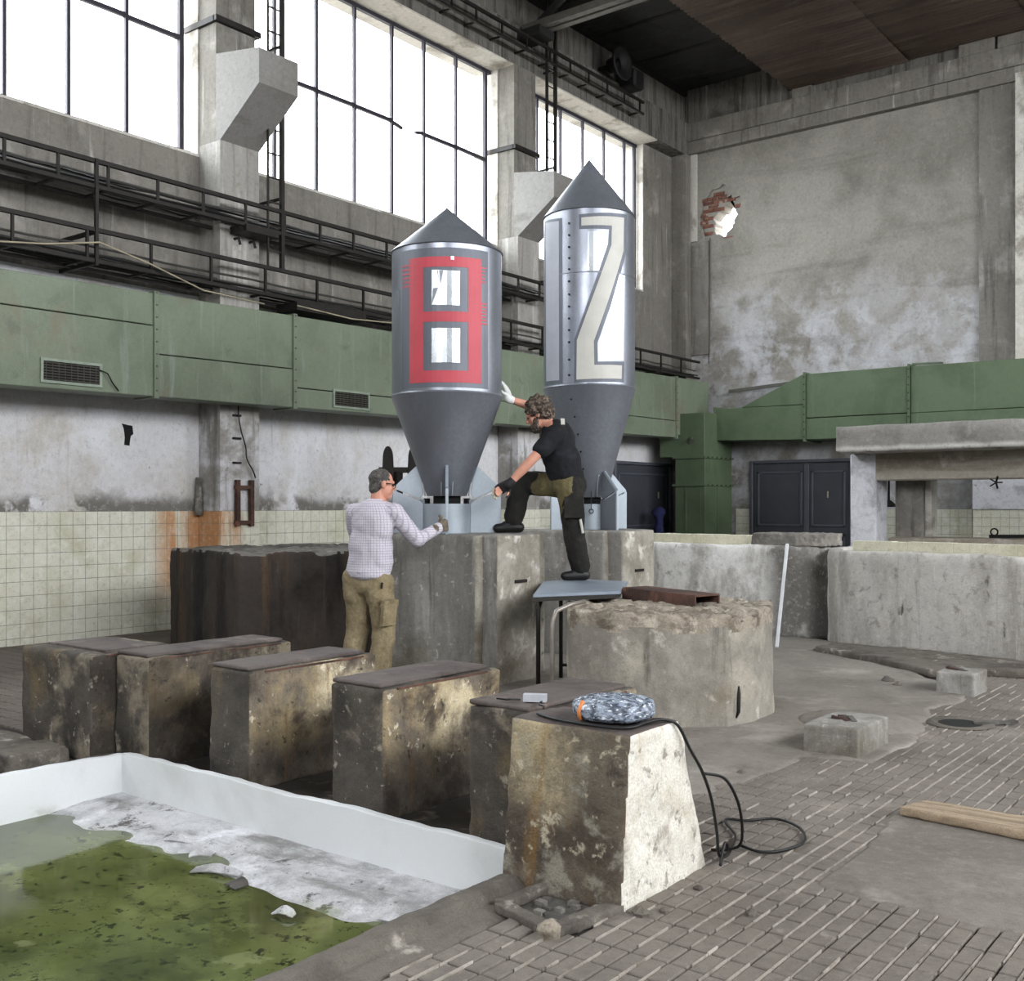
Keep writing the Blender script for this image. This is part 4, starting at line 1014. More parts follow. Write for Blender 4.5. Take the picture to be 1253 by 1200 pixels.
MB().tube(spline([(-2.73, 3.72, .64), (-2.70, 3.66, .64), (-2.66, 3.64, .64), (-2.62, 3.58, .645)]), .004, 5).build('wire', M['cable'], sb, True)
MB().bar((-2.80, 3.715, .645), (-2.76, 3.737, .645), .004, .012).build('display', M['black'], sb)

# ------------------------------------------------------------------ pool
pool = thing('pool_basin', (-4.1, 1.5, 0), 'shallow white-walled basin with green water in the near left corner', 'pool')
mb = MB(); n = 60
# back wall and left wall of the basin, chipped along the top
def pool_wall(p, q, t, z0, name, seed):
    mb = MB(); P, Q = Vector(p), Vector(q); L = (Q-P).length; d = (Q-P).normalized(); nn = Vector((-d.y, d.x, 0))
    k = int(L/.03); T = []
    for i in range(k+1):
        u = P+d*(L*i/k); zt = .085+.006*noise.noise(u*9)+(.012*noise.noise(u*2.1+Vector((seed, 0, 0))))
        b = .004*noise.noise(u*5)
        T.append([(u.x, u.y, z0), (u.x+nn.x*b, u.y+nn.y*b, zt-.004), (u.x+nn.x*.012, u.y+nn.y*.012, zt), (u.x+nn.x*t, u.y+nn.y*t, zt-.006), (u.x+nn.x*t, u.y+nn.y*t, z0)])
    for row in T: mb.v += row
    for i in range(k):
        for j in range(4): mb.f.append((i*5+j, (i+1)*5+j, (i+1)*5+j+1, i*5+j+1))
    return mb.build(name, M['white_paint'], pool, True)
smooth_by_angle(pool_wall((-5.47, 3.45, 0), (-2.60, 3.45, 0), .055, -.35, 'back_wall', 1))
smooth_by_angle(pool_wall((-5.47, -2.9, 0), (-5.47, 3.46, 0), .06, -.35, 'left_wall', 4))
mb = MB().prism([(-5.53, 3.53), (-2.66, 3.53), (-2.66, 3.555), (-5.53, 3.555)], -.2, .035); rough('back_ledge', mb, .02, .008, 6, M['ledge'], pool, 2)
mb = MB().prism([(-5.72, -2.9), (-5.56, -2.9), (-5.56, 3.55), (-5.72, 3.55)], -.2, .04); rough('left_ledge', mb, .03, .008, 6, M['ledge'], pool, 3)
prof = [(-2.665, -.35), (-2.665, .012), (-2.65, .026), (-2.56, .036), (-2.545, .02), (-2.53, -.002), (-2.43, -.012), (-2.405, -.02), (-2.40, -.35)]
mb = MB().extr([(x, 3.34, z) for x, z in prof], (0, -6.24, 0)); rough('curb', mb, .014, .006, 7, M['curb'], pool, 5)
# bed: white sediment rising to the far wall
mb = MB(); gx, gy = 120, 90
for i in range(gx+1):
    for j in range(gy+1):
        x = -5.5+2.86*i/gx; yv = .2+3.27*j/gy
        t = (yv-2.62-.20*noise.noise(Vector((x*1.3, yv, 0)))-.10*noise.noise(Vector((x*4, yv*4, 2)))+.12*max(0, x+3.4))/.6
        z = -.215+.075*max(-.3, min(1.0, t))+.006*noise.noise(Vector((x*7, yv*7, 1)))
        left = max(0, 1-(x+5.5)/.12)*0.0
        mb.v.append((x, yv, z+left))
for i in range(gx):
    for j in range(gy):
        a = i*(gy+1)+j; mb.f.append((a, a+gy+1, a+gy+2, a+1))
mb.build('bed', M['sediment'], pool, True)
MB().box((-5.5, -2.9, -.34), (-2.6, .25, -.25)).build('deep_bed', M['sediment'], pool)
MB().add([(-5.48, -2.9, -.165), (-2.64, -2.9, -.165), (-2.64, 3.46, -.165), (-5.48, 3.46, -.165)], [(0, 1, 2, 3)]).build('water', M['water'], pool)
# flakes of peeled coating on the waterline
fk = [(-3.98, 2.98, .24, .03, .4, 'white curled coating flake, the largest one, mid-shore of the basin'), (-3.78, 2.93, .09, .04, -.2, 'dark coating flake just right of the largest white flake'),
      (-4.5, 3.14, .15, .02, .3, 'thin coating flake nearest the far left corner of the basin'), (-4.22, 3.07, .10, .025, .7, 'small coating flake left of the largest white flake'),
      (-3.36, 2.84, .10, .02, .2, 'thin coating flake on the white sediment toward the tapered block'), (-2.98, 3.05, .10, .025, .1, 'coating flake on the sediment nearest the tapered block')]
for x, yv, L, w, a, lab in fk:
    mb = MB(); n = 6
    for i in range(n+1):
        u = (i/n-.5)*L; h = .008+.025*math.sin(PI*i/n)
        for s_ in (-1, 1):
            mb.v.append((x+u*math.cos(a)-s_*w*math.sin(a)*(.6+.4*random.random()), yv+u*math.sin(a)+s_*w*math.cos(a)*(.6+.4*random.random()), -.155+h*(1 if s_ > 0 else .3)))
    for i in range(n): mb.f.append((2*i, 2*i+2, 2*i+3, 2*i+1))
    o = mb.build('coating_flake', M['ledge'] if 'dark' in lab else M['sediment'], None)
    md = o.modifiers.new('t', 'SOLIDIFY'); md.thickness = .006
    tag(o, lab, 'flake', 'flakes at the basin waterline')

# ------------------------------------------------------------------ small things on the floor
def small_block(x0, x1, y0, y1, h, label, seed):
    r = thing('anchor_block', ((x0+x1)/2, (y0+y1)/2, 0), label, 'concrete block')
    rough('body', MB().box((x0, y0, -.02), (x1, y1, h)), .014, .005, 6, M['plinth'], r, seed)
    cx, cy = (x0+x1)/2-.02, (y0+y1)/2+.02
    for k in range(5):
        MB().bar((cx+random.uniform(-.1, .1), cy+random.uniform(-.07, .07), h-.004), (cx+random.uniform(-.1, .1), cy+random.uniform(-.07, .07), h+.012), .03, .016).build('rubble', M['rust'] if k % 2 else M['ledge'], r)
small_block(-2.58, -2.25, 6.17, 6.70, .175, 'small square concrete anchor block on the tiles, nearer one', 3)
small_block(-2.57, -2.28, 8.74, 9.12, .175, 'small square concrete anchor block farther back by the right tank', 6)
tag(rough('dust_mound', MB().lathe(-2.62, 7.22, [(.005, -.03), (.46, -.03), (.40, .02), (.25, .05), (.005, .06)], 24), .025, .012, 4, M['screed'], None, 5), 'low heap of dust behind the nearer anchor block', 'heap')
tag(rough('plank', MB().extr([(-1.69, 5.17, .004), (-1.63, 5.37, .004), (-.25, 5.39, .004), (-.25, 5.14, .004), (-.8, 5.08, .004)], (0, 0, .045)), .012, .004, 5, M['plank'], None, 3), 'grey-brown wooden plank lying on the tiles at the right', 'plank')
# broken concrete frame in the tiles
fr = thing('broken_pit_frame', (-2.3, 3.2, 0), 'broken rectangular concrete frame set in the tiles by the tapered block', 'frame')
A, B, Cc, D = Vector((-2.46, 3.10, 0)), Vector((-2.17, 3.02, 0)), Vector((-2.12, 3.36, 0)), Vector((-2.44, 3.40, 0))
for k, (p, q, w) in enumerate(((A, B, .06), (B, Cc, .075), (Cc, D, .05), (D, A, .06))):
    rough('curb_piece', MB().bar(p+Vector((0, 0, .008)), q+Vector((0, 0, .008)), w, .034), .008, .005, 18, M['curb'], fr, k+2)
MB().prism([(-2.44, 3.1), (-2.17, 3.05), (-2.14, 3.35), (-2.43, 3.38)], -.03, -.012).build('pit_bed', M['ledge'], fr)
for k in range(14):
    c = Vector((random.uniform(-2.41, -2.2), random.uniform(3.12, 3.33), -.008)); s_ = random.uniform(.008, .02)
    mb = MB().box(c-Vector((s_, s_*.7, .006)), c+Vector((s_, s_*.8, s_*.7))); mb.build('rubble', M['rough_top'] if k % 2 else M['ledge'], fr)
tag(rough('stone_lump', MB().lathe(-2.17, 3.0, [(.003, -.01), (.035, -.01), (.045, .03), (.025, .055), (.003, .06)], 10), .008, .008, 25, M['drum_top'], None, 4), 'pale lump of concrete at the corner of the broken frame', 'lump')
sl = thing('broken_slab', (-6.6, 3.2, 0), 'broken grey slab pieces on the floor left of the basin', 'slab')
for k, (poly, z) in enumerate((([(-7.2, 3.0), (-6.35, 3.02), (-6.2, 3.35), (-6.5, 3.46), (-7.2, 3.4)], .05), ([(-6.3, 3.0), (-5.86, 2.98), (-5.78, 3.32), (-6.12, 3.38)], .09), ([(-6.5, 2.6), (-6.0, 2.62), (-5.9, 2.9), (-6.45, 2.93)], .07), ([(-7.3, 2.5), (-6.6, 2.5), (-6.55, 2.95), (-7.3, 2.95)], .04))):
    rough('slab_piece', MB().prism(poly, -.02, z), .018, .010, 6, M['curb'], sl, k+3)
dr = thing('floor_drain', (-2.1, 7.62, 0), 'round dark drain in the floor right of the nearer anchor block', 'drain')
MB().lathe(-2.08, 7.62, [(.14, .006), (.20, .016), (.22, .004)], 24).build('ring', M['curb'], dr, True)
MB().lathe(-2.08, 7.62, [(.001, .006), (.14, .006)], 24).build('grate', M['black'], dr)
for k in range(3):
    MB().bar((-2.0+.08*k, 7.66+.05*k, .008), (-1.9+.06*k, 7.70+.07*k, .02), .05, .02).build('rubble', M['ledge'], dr)
# crumbs of concrete lying about
for x, yv, s_, lab in [(-1.98, 3.72, .018, 'dark crumb on the tiles right of the white side of the tapered block'), (-1.70, 3.60, .02, 'dark crumb on the tiles farther right of the tapered block'),
        (-2.02, 3.36, .03, 'larger crumb at the near foot of the tapered block'), (-1.97, 3.44, .018, 'tiny crumb beside the larger one at the tapered block foot'),
        (-2.95, 7.35, .03, 'crumb on the screed by the right foot of the broken block'), (-2.78, 7.5, .022, 'smaller crumb right of the one by the broken block'),
        (-3.05, 9.05, .05, 'largest lump of rubble on the screed before the curved ledge'), (-2.92, 8.9, .035, 'smaller lump of rubble beside the largest one before the curved ledge'),
        (-2.64, 5.45, .028, 'crumb at the ragged screed edge behind the looped cable'), (-4.22, 10.5, .05, 'rubble lump right of the aluminium profile foot'), (-3.95, 10.6, .04, 'rubble lump on the floor at the curved ledge end')]:
    mb = MB().lathe(x, yv, [(.002, -.002), (s_, -.002), (s_*1.1, s_*.4), (s_*.5, s_*.9), (.002, s_)], 7); me = mb.mesh(); jitter(me, s_*.35, 40, x*7)
    tag(link_mesh('crumb', me, M['curb'] if s_ < .04 else M['ledge']), lab, 'rubble', 'crumbs of concrete on the floor')

# ------------------------------------------------------------------ things on the left wall
ib = thing('iron_bracket', (-10.74, 8.45, 1.2), 'rusty iron bracket bolted upright to the near column', 'bracket')
for y in (8.34, 8.55): MB().bar((-10.73, y, 1.22), (-10.73, y, 1.79), .05, .055).build('upright', M['rust'], ib)
for z in (1.27, 1.70): MB().bar((-10.73, 8.30, z), (-10.73, 8.57, z), .04, .045).build('crossbar', M['rust'], ib)
wi = thing('dangling_wire', (-10.75, 8.4, 2.7), 'black wire dangling down the near column', 'wire')
MB().tube(spline([(-10.74, 8.36, 2.78), (-10.74, 8.36, 2.60), (-10.73, 8.39, 2.4), (-10.74, 8.47, 2.2), (-10.73, 8.48, 2.05), (-10.72, 8.57, 1.9), (-10.74, 8.62, 1.82)]), .009, 5).build('wire', M['cable'], wi, True)
for z in (2.58, 2.30, 2.0): MB().box((-10.78, 8.30, z-.012), (-10.755, 8.42, z+.012)).build('clip', M['iron'], wi)

for y in (8.33, 8.56):
    MB().tube([(-10.79, y, 4.74), (-10.70, y, 4.74), (-10.69, y+.02, 4.66)], .018, 6).build('hook', M['iron'], wi)
MB().tube([(-10.42, YB-.03, 7.0), (-10.42, YB-.03, 5.2), (-10.45, YB-.03, 4.4)], .008, 6).build('conduit', M['steel_truss'], wall_back, True)
st = thing('iron_stand', (-8.0, 8.35, 1.05), 'dark iron stand with two lobes behind the man in the checked shirt', 'stand')
MB().bar((-8.02, 8.33, 1.05), (-8.02, 8.33, 1.84), .08, .08).build('post', M['iron'], st)
MB().bar((-8.17, 8.20, 1.855), (-7.86, 8.46, 1.855), .05, .06).build('crossbar', M['iron'], st)
for bx_, by_ in ((-8.10, 8.27), (-7.89, 8.44)):
    mb = MB(); pr_ = []
    dx, dy = .77, .64
    for k in range(13):
        a = PI*k/12; pr_.append((bx_+dx*.055*math.cos(a), by_+dy*.055*math.cos(a), 1.98+.13*math.sin(a)))
    pr_ += [(bx_-dx*.065, by_-dy*.065, 1.74), (bx_+dx*.065, by_+dy*.065, 1.74)]
    mb.extr(pr_, (dy*.05, -dx*.05, 0)).build('lobe', M['iron'], st, bevel=.006)
MB().tube(spline([(-7.78, 8.5, 2.05), (-7.72, 8.55, 2.25), (-7.8, 8.48, 2.45)]), .03, 6).build('hose', M['cable'], st, True)
MB().box((-8.2, 8.2, 1.04), (-7.85, 8.5, 1.07)).build('foot_plate', M['iron'], st)

# ------------------------------------------------------------------ rockets
CAMAZ = lambda x, y: math.atan2(-y, -x)
def arc_patch(root, name, cx, cy, r, az, polys, mat, off):
    """curved painted sheet on the cylinder; polys in (degrees to the right of az, z)"""
    bm = bmesh.new()
    for poly in polys:
        vs = [bm.verts.new((p[0], 0, p[1])) for p in poly]; bm.faces.new(vs)
    for d in range(-90, 91, 5):
        g = bm.verts[:]+bm.edges[:]+bm.faces[:]
        bmesh.ops.bisect_plane(bm, geom=g, plane_co=(d+.013, 0, 0), plane_no=(1, 0, 0))
    bmesh.ops.triangulate(bm, faces=bm.faces[:])
    g = bmesh.ops.extrude_face_region(bm, geom=bm.faces[:])
    ex = [e for e in g['geom'] if isinstance(e, bmesh.types.BMVert)]
    exs = set(ex)
    for v in bm.verts:
        a = az+math.radians(v.co.x); rr = r+off+(-.0015 if v not in exs else 0)
        v.co = Vector((cx+rr*math.cos(a), cy+rr*math.sin(a), v.co.z))
    bmesh.ops.recalc_face_normals(bm, faces=bm.faces)
    me = bpy.data.meshes.new(name); bm.to_mesh(me); bm.free()
    return link_mesh(name, me, mat, root)

def fin(root, cx, cy, az, z0, rin, rout, ztop, zout, zc, mats):
    c, s = math.cos(az), math.sin(az); T = Vector((-s, c, 0)); O = Vector((cx, cy, 0)); Rr = Vector((c, s, 0))
    def P(r, z, t=0.0): return O+Rr*r+T*t+Vector((0, 0, z))
    th = .012
    f = thing_child(root, 'fin')
    lo = [P(rin, z0, -th), P(rout, z0, -th), P(rout, zout-.012, -th), P(rin+.03, zc-.012, -th), P(rin, zc-.04, -th)]
    MB().extr(lo, T*2*th).build('lower_panel', mats[0], f, bevel=.003)
    up = [P(rin+.03, zc+.004, -th), P(rout, zout+.002, -th), P(.25, ztop, -th), P(.235, ztop-.02, -th), P(rin-.0, zc+.05, -th)]
    MB().extr(up, T*2*th).build('upper_panel', mats[1], f, bevel=.003)
    for a, b in ((P(rout, z0), P(rout, zout)), (P(rout, zout), P(.255, ztop))):
        MB().bar(a, b, .034, .022, tuple(T)).build('edge_strip', M['galv_light'], f)
    MB().bar(P(rin+.012, z0), P(rin+.012, zc), .05, .018, tuple(T)).build('root_flange', M['galv_dark'], f)
    for t in (-.045, .045):
        MB().tube(spline([P(.215, ztop-.03, t*.4), P(.225, ztop-.035, t), P(.21, ztop-.10, t*1.1), P(.19, ztop-.25, t)]), .006, 5).build('handle_rod', M['galv_light'], f, True)
    MB().box(P(rin-.03, zc-.02)-Vector((.02, .02, .02)), P(rin-.03, zc-.02)+Vector((.02, .02, .03))).build('bolt_block', M['black'], f)
def thing_child(root, name):
    o = bpy.data.objects.new(name, None); COL.objects.link(o); o.parent = root; OFF[o.name] = woff(root); return o

def rocket(cx, cy, R, zs, label, turn, seams):
    """zs: base, cone end, cylinder bottom, shoulder, tip"""
    z0, z1, z2, z3, z4 = zs
    r = thing('metal_rocket', (cx, cy, z0), label, 'rocket', 'two sheet-metal rockets')
    MB().lathe(cx, cy, [(R+.006, z3-.012), (R+.012, z3-.006), (R+.004, z3+.004), (.012, z4-.02), (.001, z4)], 96).build('nose_cone', M['galv_cone'], r); smooth_by_angle(r_last(r), 30)
    MB().lathe(cx, cy, [(R, z2), (R, z3)], 96).build('body', M['galv'], r); smooth_by_angle(r_last(r), 30)
    MB().lathe(cx, cy, [(R+.006, z2+.012), (R+.010, z2), (R+.004, z2-.012), (.172, z1), (.05, z1)], 96).build('tail_cone', M['galv_cone'], r); smooth_by_angle(r_last(r), 30)
    MB().lathe(cx, cy, [(.15, z0), (.205, z0), (.205, z0+.255), (.15, z0+.255)], 48).build('base_ring', M['galv_light'], r); smooth_by_angle(r_last(r), 30)
    MB().lathe(cx, cy, [(.12, z0+.25), (.12, z1+.03)], 24).build('core_tube', M['black'], r); smooth_by_angle(r_last(r), 30)
    for z in seams:
        MB().lathe(cx, cy, [(R-.001, z-.006), (R+.004, z-.004), (R+.004, z+.004), (R-.001, z+.006)], 96).build('lap_seam', M['galv_cone'], r)
    az = CAMAZ(cx, cy)
    for k in range(4):
        fin(r, cx, cy, az+math.radians(turn)+k*PI/2, z0, .205, .455, z1+.25, z1+.06, z1-.03, (M['galv_light'], M['galv_light']) if not (turn and k == 0) else (M['galv_dark'], M['galv_dark']))
    return r, az
LAST = {}
def r_last(root):
    return [o for o in COL.objects if o.parent == root][-1]

r8, az = rocket(-6.23, 7.09, .479, (1.238, 1.56, 2.425, 3.675, 4.09), 'grey sheet-metal rocket painted with a red 8', 0, [])
def rc(a0, a1, z0, z1): return [(a0, z0), (a1, z0), (a1, z1), (a0, z1)]
K8 = (-6.23, 7.09, .479, az)
arc_patch(r8, 'grey_field', *K8, [rc(-52, 46, 2.46, 3.62)], M['fieldgrey'], .002)
RA = (-40.5, -24.0, 21.5, 36.5); ZA = (2.50, 2.60, 2.99, 3.10, 3.46, 3.545)
arc_patch(r8, 'red_digit', *K8, [rc(RA[0], RA[1], ZA[0], ZA[5]), rc(RA[2], RA[3], ZA[0], ZA[5]), rc(RA[1], RA[2], ZA[0], ZA[1]), rc(RA[1], RA[2], ZA[2]+.015, ZA[3]-.01), rc(RA[1], RA[2], ZA[4], ZA[5])], M['red'], .0045)
hs = []
for k in range(6): hs.append(rc(-50-random.random()*2, -40.5, 3.31+k*.035, 3.322+k*.035))
for k in range(5): hs.append(rc(36.5, 41+random.random()*2, 3.35+k*.03, 3.361+k*.03))
for k in range(7): hs.append(rc(36.5, 42+random.random()*3, 3.0+k*.028, 3.012+k*.028))
arc_patch(r8, 'red_hatching', *K8, hs, M['red'], .0045)
arc_patch(r8, 'bare_window', *K8, [[(-15.5, 3.145), (12.5, 3.140), (12.8, 3.425), (-15.2, 3.435)]], M['shiny'], .0045)
arc_patch(r8, 'bare_window', *K8, [rc(-15.5, 13.0, 2.665, 2.95)], M['shiny'], .0045)
arc_patch(r8, 'dull_triangles', *K8, [[(-15.2, 3.15), (-8, 3.29), (-13.8, 3.28)], [(-8, 3.43), (-6.5, 3.29), (-3.5, 3.43)], [(-10, 3.43), (-7.2, 3.30), (-8.6, 3.43)]], M['galv_cone'], .006)  # triangles of duller, darker metal over the upper bare square
arc_patch(r8, 'bare_patch', *K8, [[(-62, 3.30), (-56, 3.31), (-57, 3.12)]], M['shiny'], .003)
MB().box((-5.885, 6.745, 3.545), (-5.865, 6.765, 3.515)).build('bolt', M['alu'], r8)

r12, az = rocket(-6.10, 9.13, .462, (1.237, 1.56, 2.655, 4.39, 5.0), 'taller grey sheet-metal rocket painted with a white 12', 36, [3.755])
K12 = (-6.10, 9.13, .462, az)
two = [(-9.5, 4.283), (-9.5, 4.204), (28.1, 4.21), (27.6, 4.026), (-15.0, 3.089), (-15.6, 2.705), (42.8, 2.721), (43.4, 2.854), (6.0, 2.846), (5.5, 3.077), (46.2, 3.987), (47.0, 4.31)]
two_field = [(-12.5, 4.315), (-12.5, 4.171), (24.8, 4.173), (23.4, 4.032), (-18.1, 3.1), (-18.7, 2.675), (47.3, 2.69), (48.1, 2.894), (10.5, 2.879), (10.0, 3.062), (51.9, 3.985), (52.7, 4.35)]
arc_patch(r12, 'grey_field', *K12, [two_field, [(-75.7, 4.34), (-35.1, 4.304), (-34.5, 2.678), (-73.8, 2.69)]], M['fieldgrey'], .0025)
arc_patch(r12, 'white_digit', *K12, [two], M['digitwhite'], .0055)
arc_patch(r12, 'white_digit', *K12, [[(-69.1, 4.31), (-39.8, 4.28), (-39.2, 2.711), (-67.1, 2.721)]], M['digitgrey'], .0055)
arc_patch(r12, 'bare_window', *K12, [[(-1.5, 4.148), (22.1, 4.157), (22.1, 4.03), (11.7, 3.765), (-3.2, 3.765)]], M['shiny'], .0035)
arc_patch(r12, 'bare_window', *K12, [[(39.5, 3.745), (49, 3.745), (46.6, 2.905), (13.0, 2.905), (12.0, 3.05)]], M['shiny'], .0035)
for z in (4.239, 4.123, 4.007, 3.899, 3.789, 3.671, 3.544, 3.424, 3.308, 3.194, 3.076, 2.904, 2.754):
    a = az+math.radians(-25.1); rr = .462
    c = Vector((K12[0]+rr*math.cos(a), K12[1]+rr*math.sin(a), z)); n = Vector((math.cos(a), math.sin(a), 0))
    MB().tube([c-n*.004, c+n*.008], .011, 8).build('bolt', M['black'], r12)
for k in range(5):
    t = k/5; z = 2.52-.17*k; rr = .172+(.462-.172)*(z-1.56)/(2.655-1.56); a = az+math.radians(-24+k*2.5)
    c = Vector((K12[0]+rr*math.cos(a), K12[1]+rr*math.sin(a), z)); n = Vector((math.cos(a), math.sin(a), 0))
    MB().tube([c-n*.004, c+n*.009], .010, 8).build('bolt', M['black'], r12)
hk = Vector((K12[0], K12[1], 0))+Vector((math.cos(az), math.sin(az), 0))*.24+Vector((math.sin(az), -math.cos(az), 0))*-.02
MB().tube([hk+Vector((0, 0, 1.62)), hk+Vector((0, 0, 1.44))], .004, 5).build('pull_wire', M['cable'], r12)
MB().tube([hk+Vector((.022*math.cos(q*PI/5)*.7, .022*math.cos(q*PI/5)*.7, 1.42+.022*math.sin(q*PI/5))) for q in range(11)], .005, 5).build('pull_ring', M['cable'], r12)

# ------------------------------------------------------------------ people
def cap(mb, p, q, r0, r1, n=12, m=4):
    p, q = Vector(p), Vector(q); d = (q-p).normalized()
    pts = []; rad = []
    for i in range(m+1):
        a = PI/2*i/m; pts.append(p-d*r0*math.cos(a)); rad.append(max(.0015, r0*math.sin(a)))
    for i in range(m+1):
        a = PI/2*i/m; pts.append(q+d*r1*math.sin(a)); rad.append(max(.0015, r1*math.cos(a)))
    return mb.tube(pts, rad, n)
def chain(mb, pts, rs):
    for i in range(len(pts)-1): cap(mb, pts[i], pts[i+1], rs[i], rs[i+1])
    return mb
def ell(mb, c, ax, rad, n=16, m=10):
    c = Vector(c); X, Y, Z = ax; vs = []; fs = []
    for i in range(m+1):
        a = PI*i/m
        for k in range(n):
            b = 2*PI*k/n; s = max(.02, math.sin(a))
            vs.append(c+X*(rad[0]*s*math.cos(b))+Y*(rad[1]*s*math.sin(b))+Z*(rad[2]*math.cos(a)))
    for i in range(m):
        for k in range(n): fs.append((i*n+k, i*n+(k+1)%n, (i+1)*n+(k+1)%n, (i+1)*n+k))
    fs.append(tuple(range(n-1, -1, -1))); fs.append(tuple(range(m*n, m*n+n)))
    return mb.add(vs, fs)
def frame(f, u):
    f = Vector(f).normalized(); u = Vector(u); r = f.cross(u).normalized(); u = r.cross(f).normalized(); return r, f, u   # right, forward, up
def soft(name, mb, voxel, mat, parent, it=3, amp=0, freq=10, seed=1, pick=None, mats=None):
    me = remesh(mb.mesh('t'), voxel); me.name = name
    bm = bmesh.new(); bm.from_mesh(me)
    for _ in range(it): bmesh.ops.smooth_vert(bm, verts=bm.verts, factor=.5, use_axis_x=True, use_axis_y=True, use_axis_z=True)
    bm.to_mesh(me); bm.free()
    if amp: jitter(me, amp, freq, seed)
    o = link_mesh(name, me, mats or mat, parent, True)
    if pick:
        w = woff(parent)
        for p in me.polygons: p.material_index = pick(p.center+w)
    return o
def head(mb, c, f, u, s=1.0):
    r, f, u = frame(f, u); c = Vector(c); ax = (r, f, u)
    P = lambda a, b, d: c+r*a*s+f*b*s+u*d*s
    ell(mb, P(0, -.012, .035), ax, (.076*s, .096*s, .088*s))       # skull
    ell(mb, P(0, .022, -.03), ax, (.062*s, .072*s, .088*s))        # face
    ell(mb, P(0, .052, -.088), ax, (.036*s, .034*s, .028*s))       # chin
    cap(mb, P(0, .088, .012), P(0, .108, -.022), .010*s, .015*s)   # nose
    cap(mb, P(-.03, .082, .028), P(.03, .082, .028), .012*s, .012*s)   # brow
    cap(mb, P(-.018, .088, -.058), P(.018, .088, -.058), .0095*s, .0095*s)   # lips
    for k in (-1, 1):
        ell(mb, P(k*.079, -.008, -.002), (r, f, u), (.012*s, .020*s, .033*s))   # ear
        cap(mb, P(k*.045, .058, -.02), P(k*.04, .045, -.06), .018*s, .02*s)      # cheek
    return P
def hand(mb, wrist, palm_dir, across, normal, curl, s=1.0, thumb=1, spread=0.0):
    """palm and five separate fingers; across points to the index side, normal is the palm side"""
    w = Vector(wrist); d = Vector(palm_dir).normalized(); a = Vector(across); a = (a-d*a.dot(d)).normalized(); n = Vector(normal); n = (n-d*n.dot(d)-a*n.dot(a)).normalized()
    for k in range(4):
        y = (.031-.0207*k)*s
        cap(mb, w+d*.012*s+a*y*.7, w+d*.088*s+a*y, .017*s, .0145*s)
    L = (.040, .045, .042, .032)
    for k in range(4):
        y = (.033-.022*k)*s; p = w+d*.092*s+a*y; ang = 0; dirv = d+a*spread*(1.5-k)
        dirv.normalize()
        q = p
        for j, sc in enumerate((1.0, .7, .55)):
            ang += curl*(1, 1.15, .8)[j]
            dv = dirv*math.cos(ang)+n*math.sin(ang); q2 = q+dv*L[k]*sc*s
            cap(mb, q, q2, (.0105-.001*j)*s, (.0098-.001*j)*s); q = q2
    p = w+d*.028*s+a*.034*s*thumb; q = p+(d*.55+a*.75*thumb+n*.35).normalized()*.045*s; t = q+(d*.6+a*.1*thumb+n*.85*min(1, curl+.3)).normalized()*.04*s
    cap(mb, p, q, .015*s, .013*s); cap(mb, q, t, .0125*s, .0105*s)

# --- man in the checked shirt, seen from behind, holding the front fin
m1 = thing('person', (-6.24, 6.16, 0), 'man in checked shirt and khaki cargo trousers gripping the fin of the red numbered rocket', 'person')
HIP1 = .89
pel = Vector((-6.235, 6.15, .90)); che = Vector((-6.20, 6.17, 1.30)); nek = Vector((-6.18, 6.19, 1.49)); hd = Vector((-6.155, 6.215, 1.645))
sR, sL = Vector((-6.02, 6.21, 1.425)), Vector((-6.385, 6.135, 1.42))
eR, wR = Vector((-5.915, 6.37, 1.20)), Vector((-5.885, 6.60, 1.30))
eL, wL = Vector((-6.50, 6.27, 1.16)), Vector((-6.47, 6.47, 1.22))
hR, hL = Vector((-6.13, 6.17, .89)), Vector((-6.335, 6.12, .89))
kR, kL = Vector((-6.12, 6.20, .47)), Vector((-6.36, 6.14, .47))
aR, aL = Vector((-6.13, 6.15, .08)), Vector((-6.385, 6.09, .08))
f1 = Vector((.50, .86, -.12))
bd = MB()
P1 = head(bd, hd, f1, (0, 0, 1), 1.0)
chain(bd, [hd+Vector((-.02, -.03, -.06)), nek+Vector((0, 0, -.03))], [.056, .064]); chain(bd, [nek, che, pel], [.07, .13, .13]); chain(bd, [sL, nek, sR], [.05, .06, .05])
for a, b, c in ((sR, eR, wR), (sL, eL, wL)): chain(bd, [a, b, c], [.05, .042, .03])
for a, b, c in ((hR, kR, aR), (hL, kL, aL)): chain(bd, [a, b, c], [.08, .055, .04])
hand(bd, wR, (-.05, 1, .15), (0, -.1, 1), (-1, 0, 0), 1.0, .92)
hand(bd, wL, (.3, 1, .1), (.2, 0, 1), (1, 0, 0), .9, .92)
soft('body', bd, .0075, M['skin'], m1, 2)
sh = MB()
ax = frame((.1, 1, 0), (0, 0, 1)); AX = (ax[0], ax[1], ax[2])
ell(sh, che+Vector((0, -.015, .02)), AX, (.208, .145, .22)); ell(sh, (pel+che)/2+Vector((-.005, -.005, .03)), AX, (.205, .165, .26)); ell(sh, (pel+che)/2+Vector((-.01, -.005, -.08)), AX, (.206, .168, .2)); ell(sh, pel+Vector((0, -.005, .07)), AX, (.205, .165, .13))
for z in (.02, .05): ell(sh, pel+Vector((0, -.01, .0+z)), AX, (.208, .168, .055))
chain(sh, [sL+Vector((0, 0, -.005)), nek+Vector((0, -.005, -.05)), sR+Vector((0, 0, -.005))], [.075, .085, .075])
chain(sh, [nek+Vector((0, -.01, -.03)), nek+Vector((.005, 0, .01))], [.078, .066])
chain(sh, [sR, eR, wR-(wR-eR).normalized()*.02], [.080, .060, .045]); chain(sh, [sL, eL, wL-(wL-eL).normalized()*.02], [.080, .060, .045])
soft('shirt', sh, .010, M['shirt'], m1, 3, .007, 9, 3)
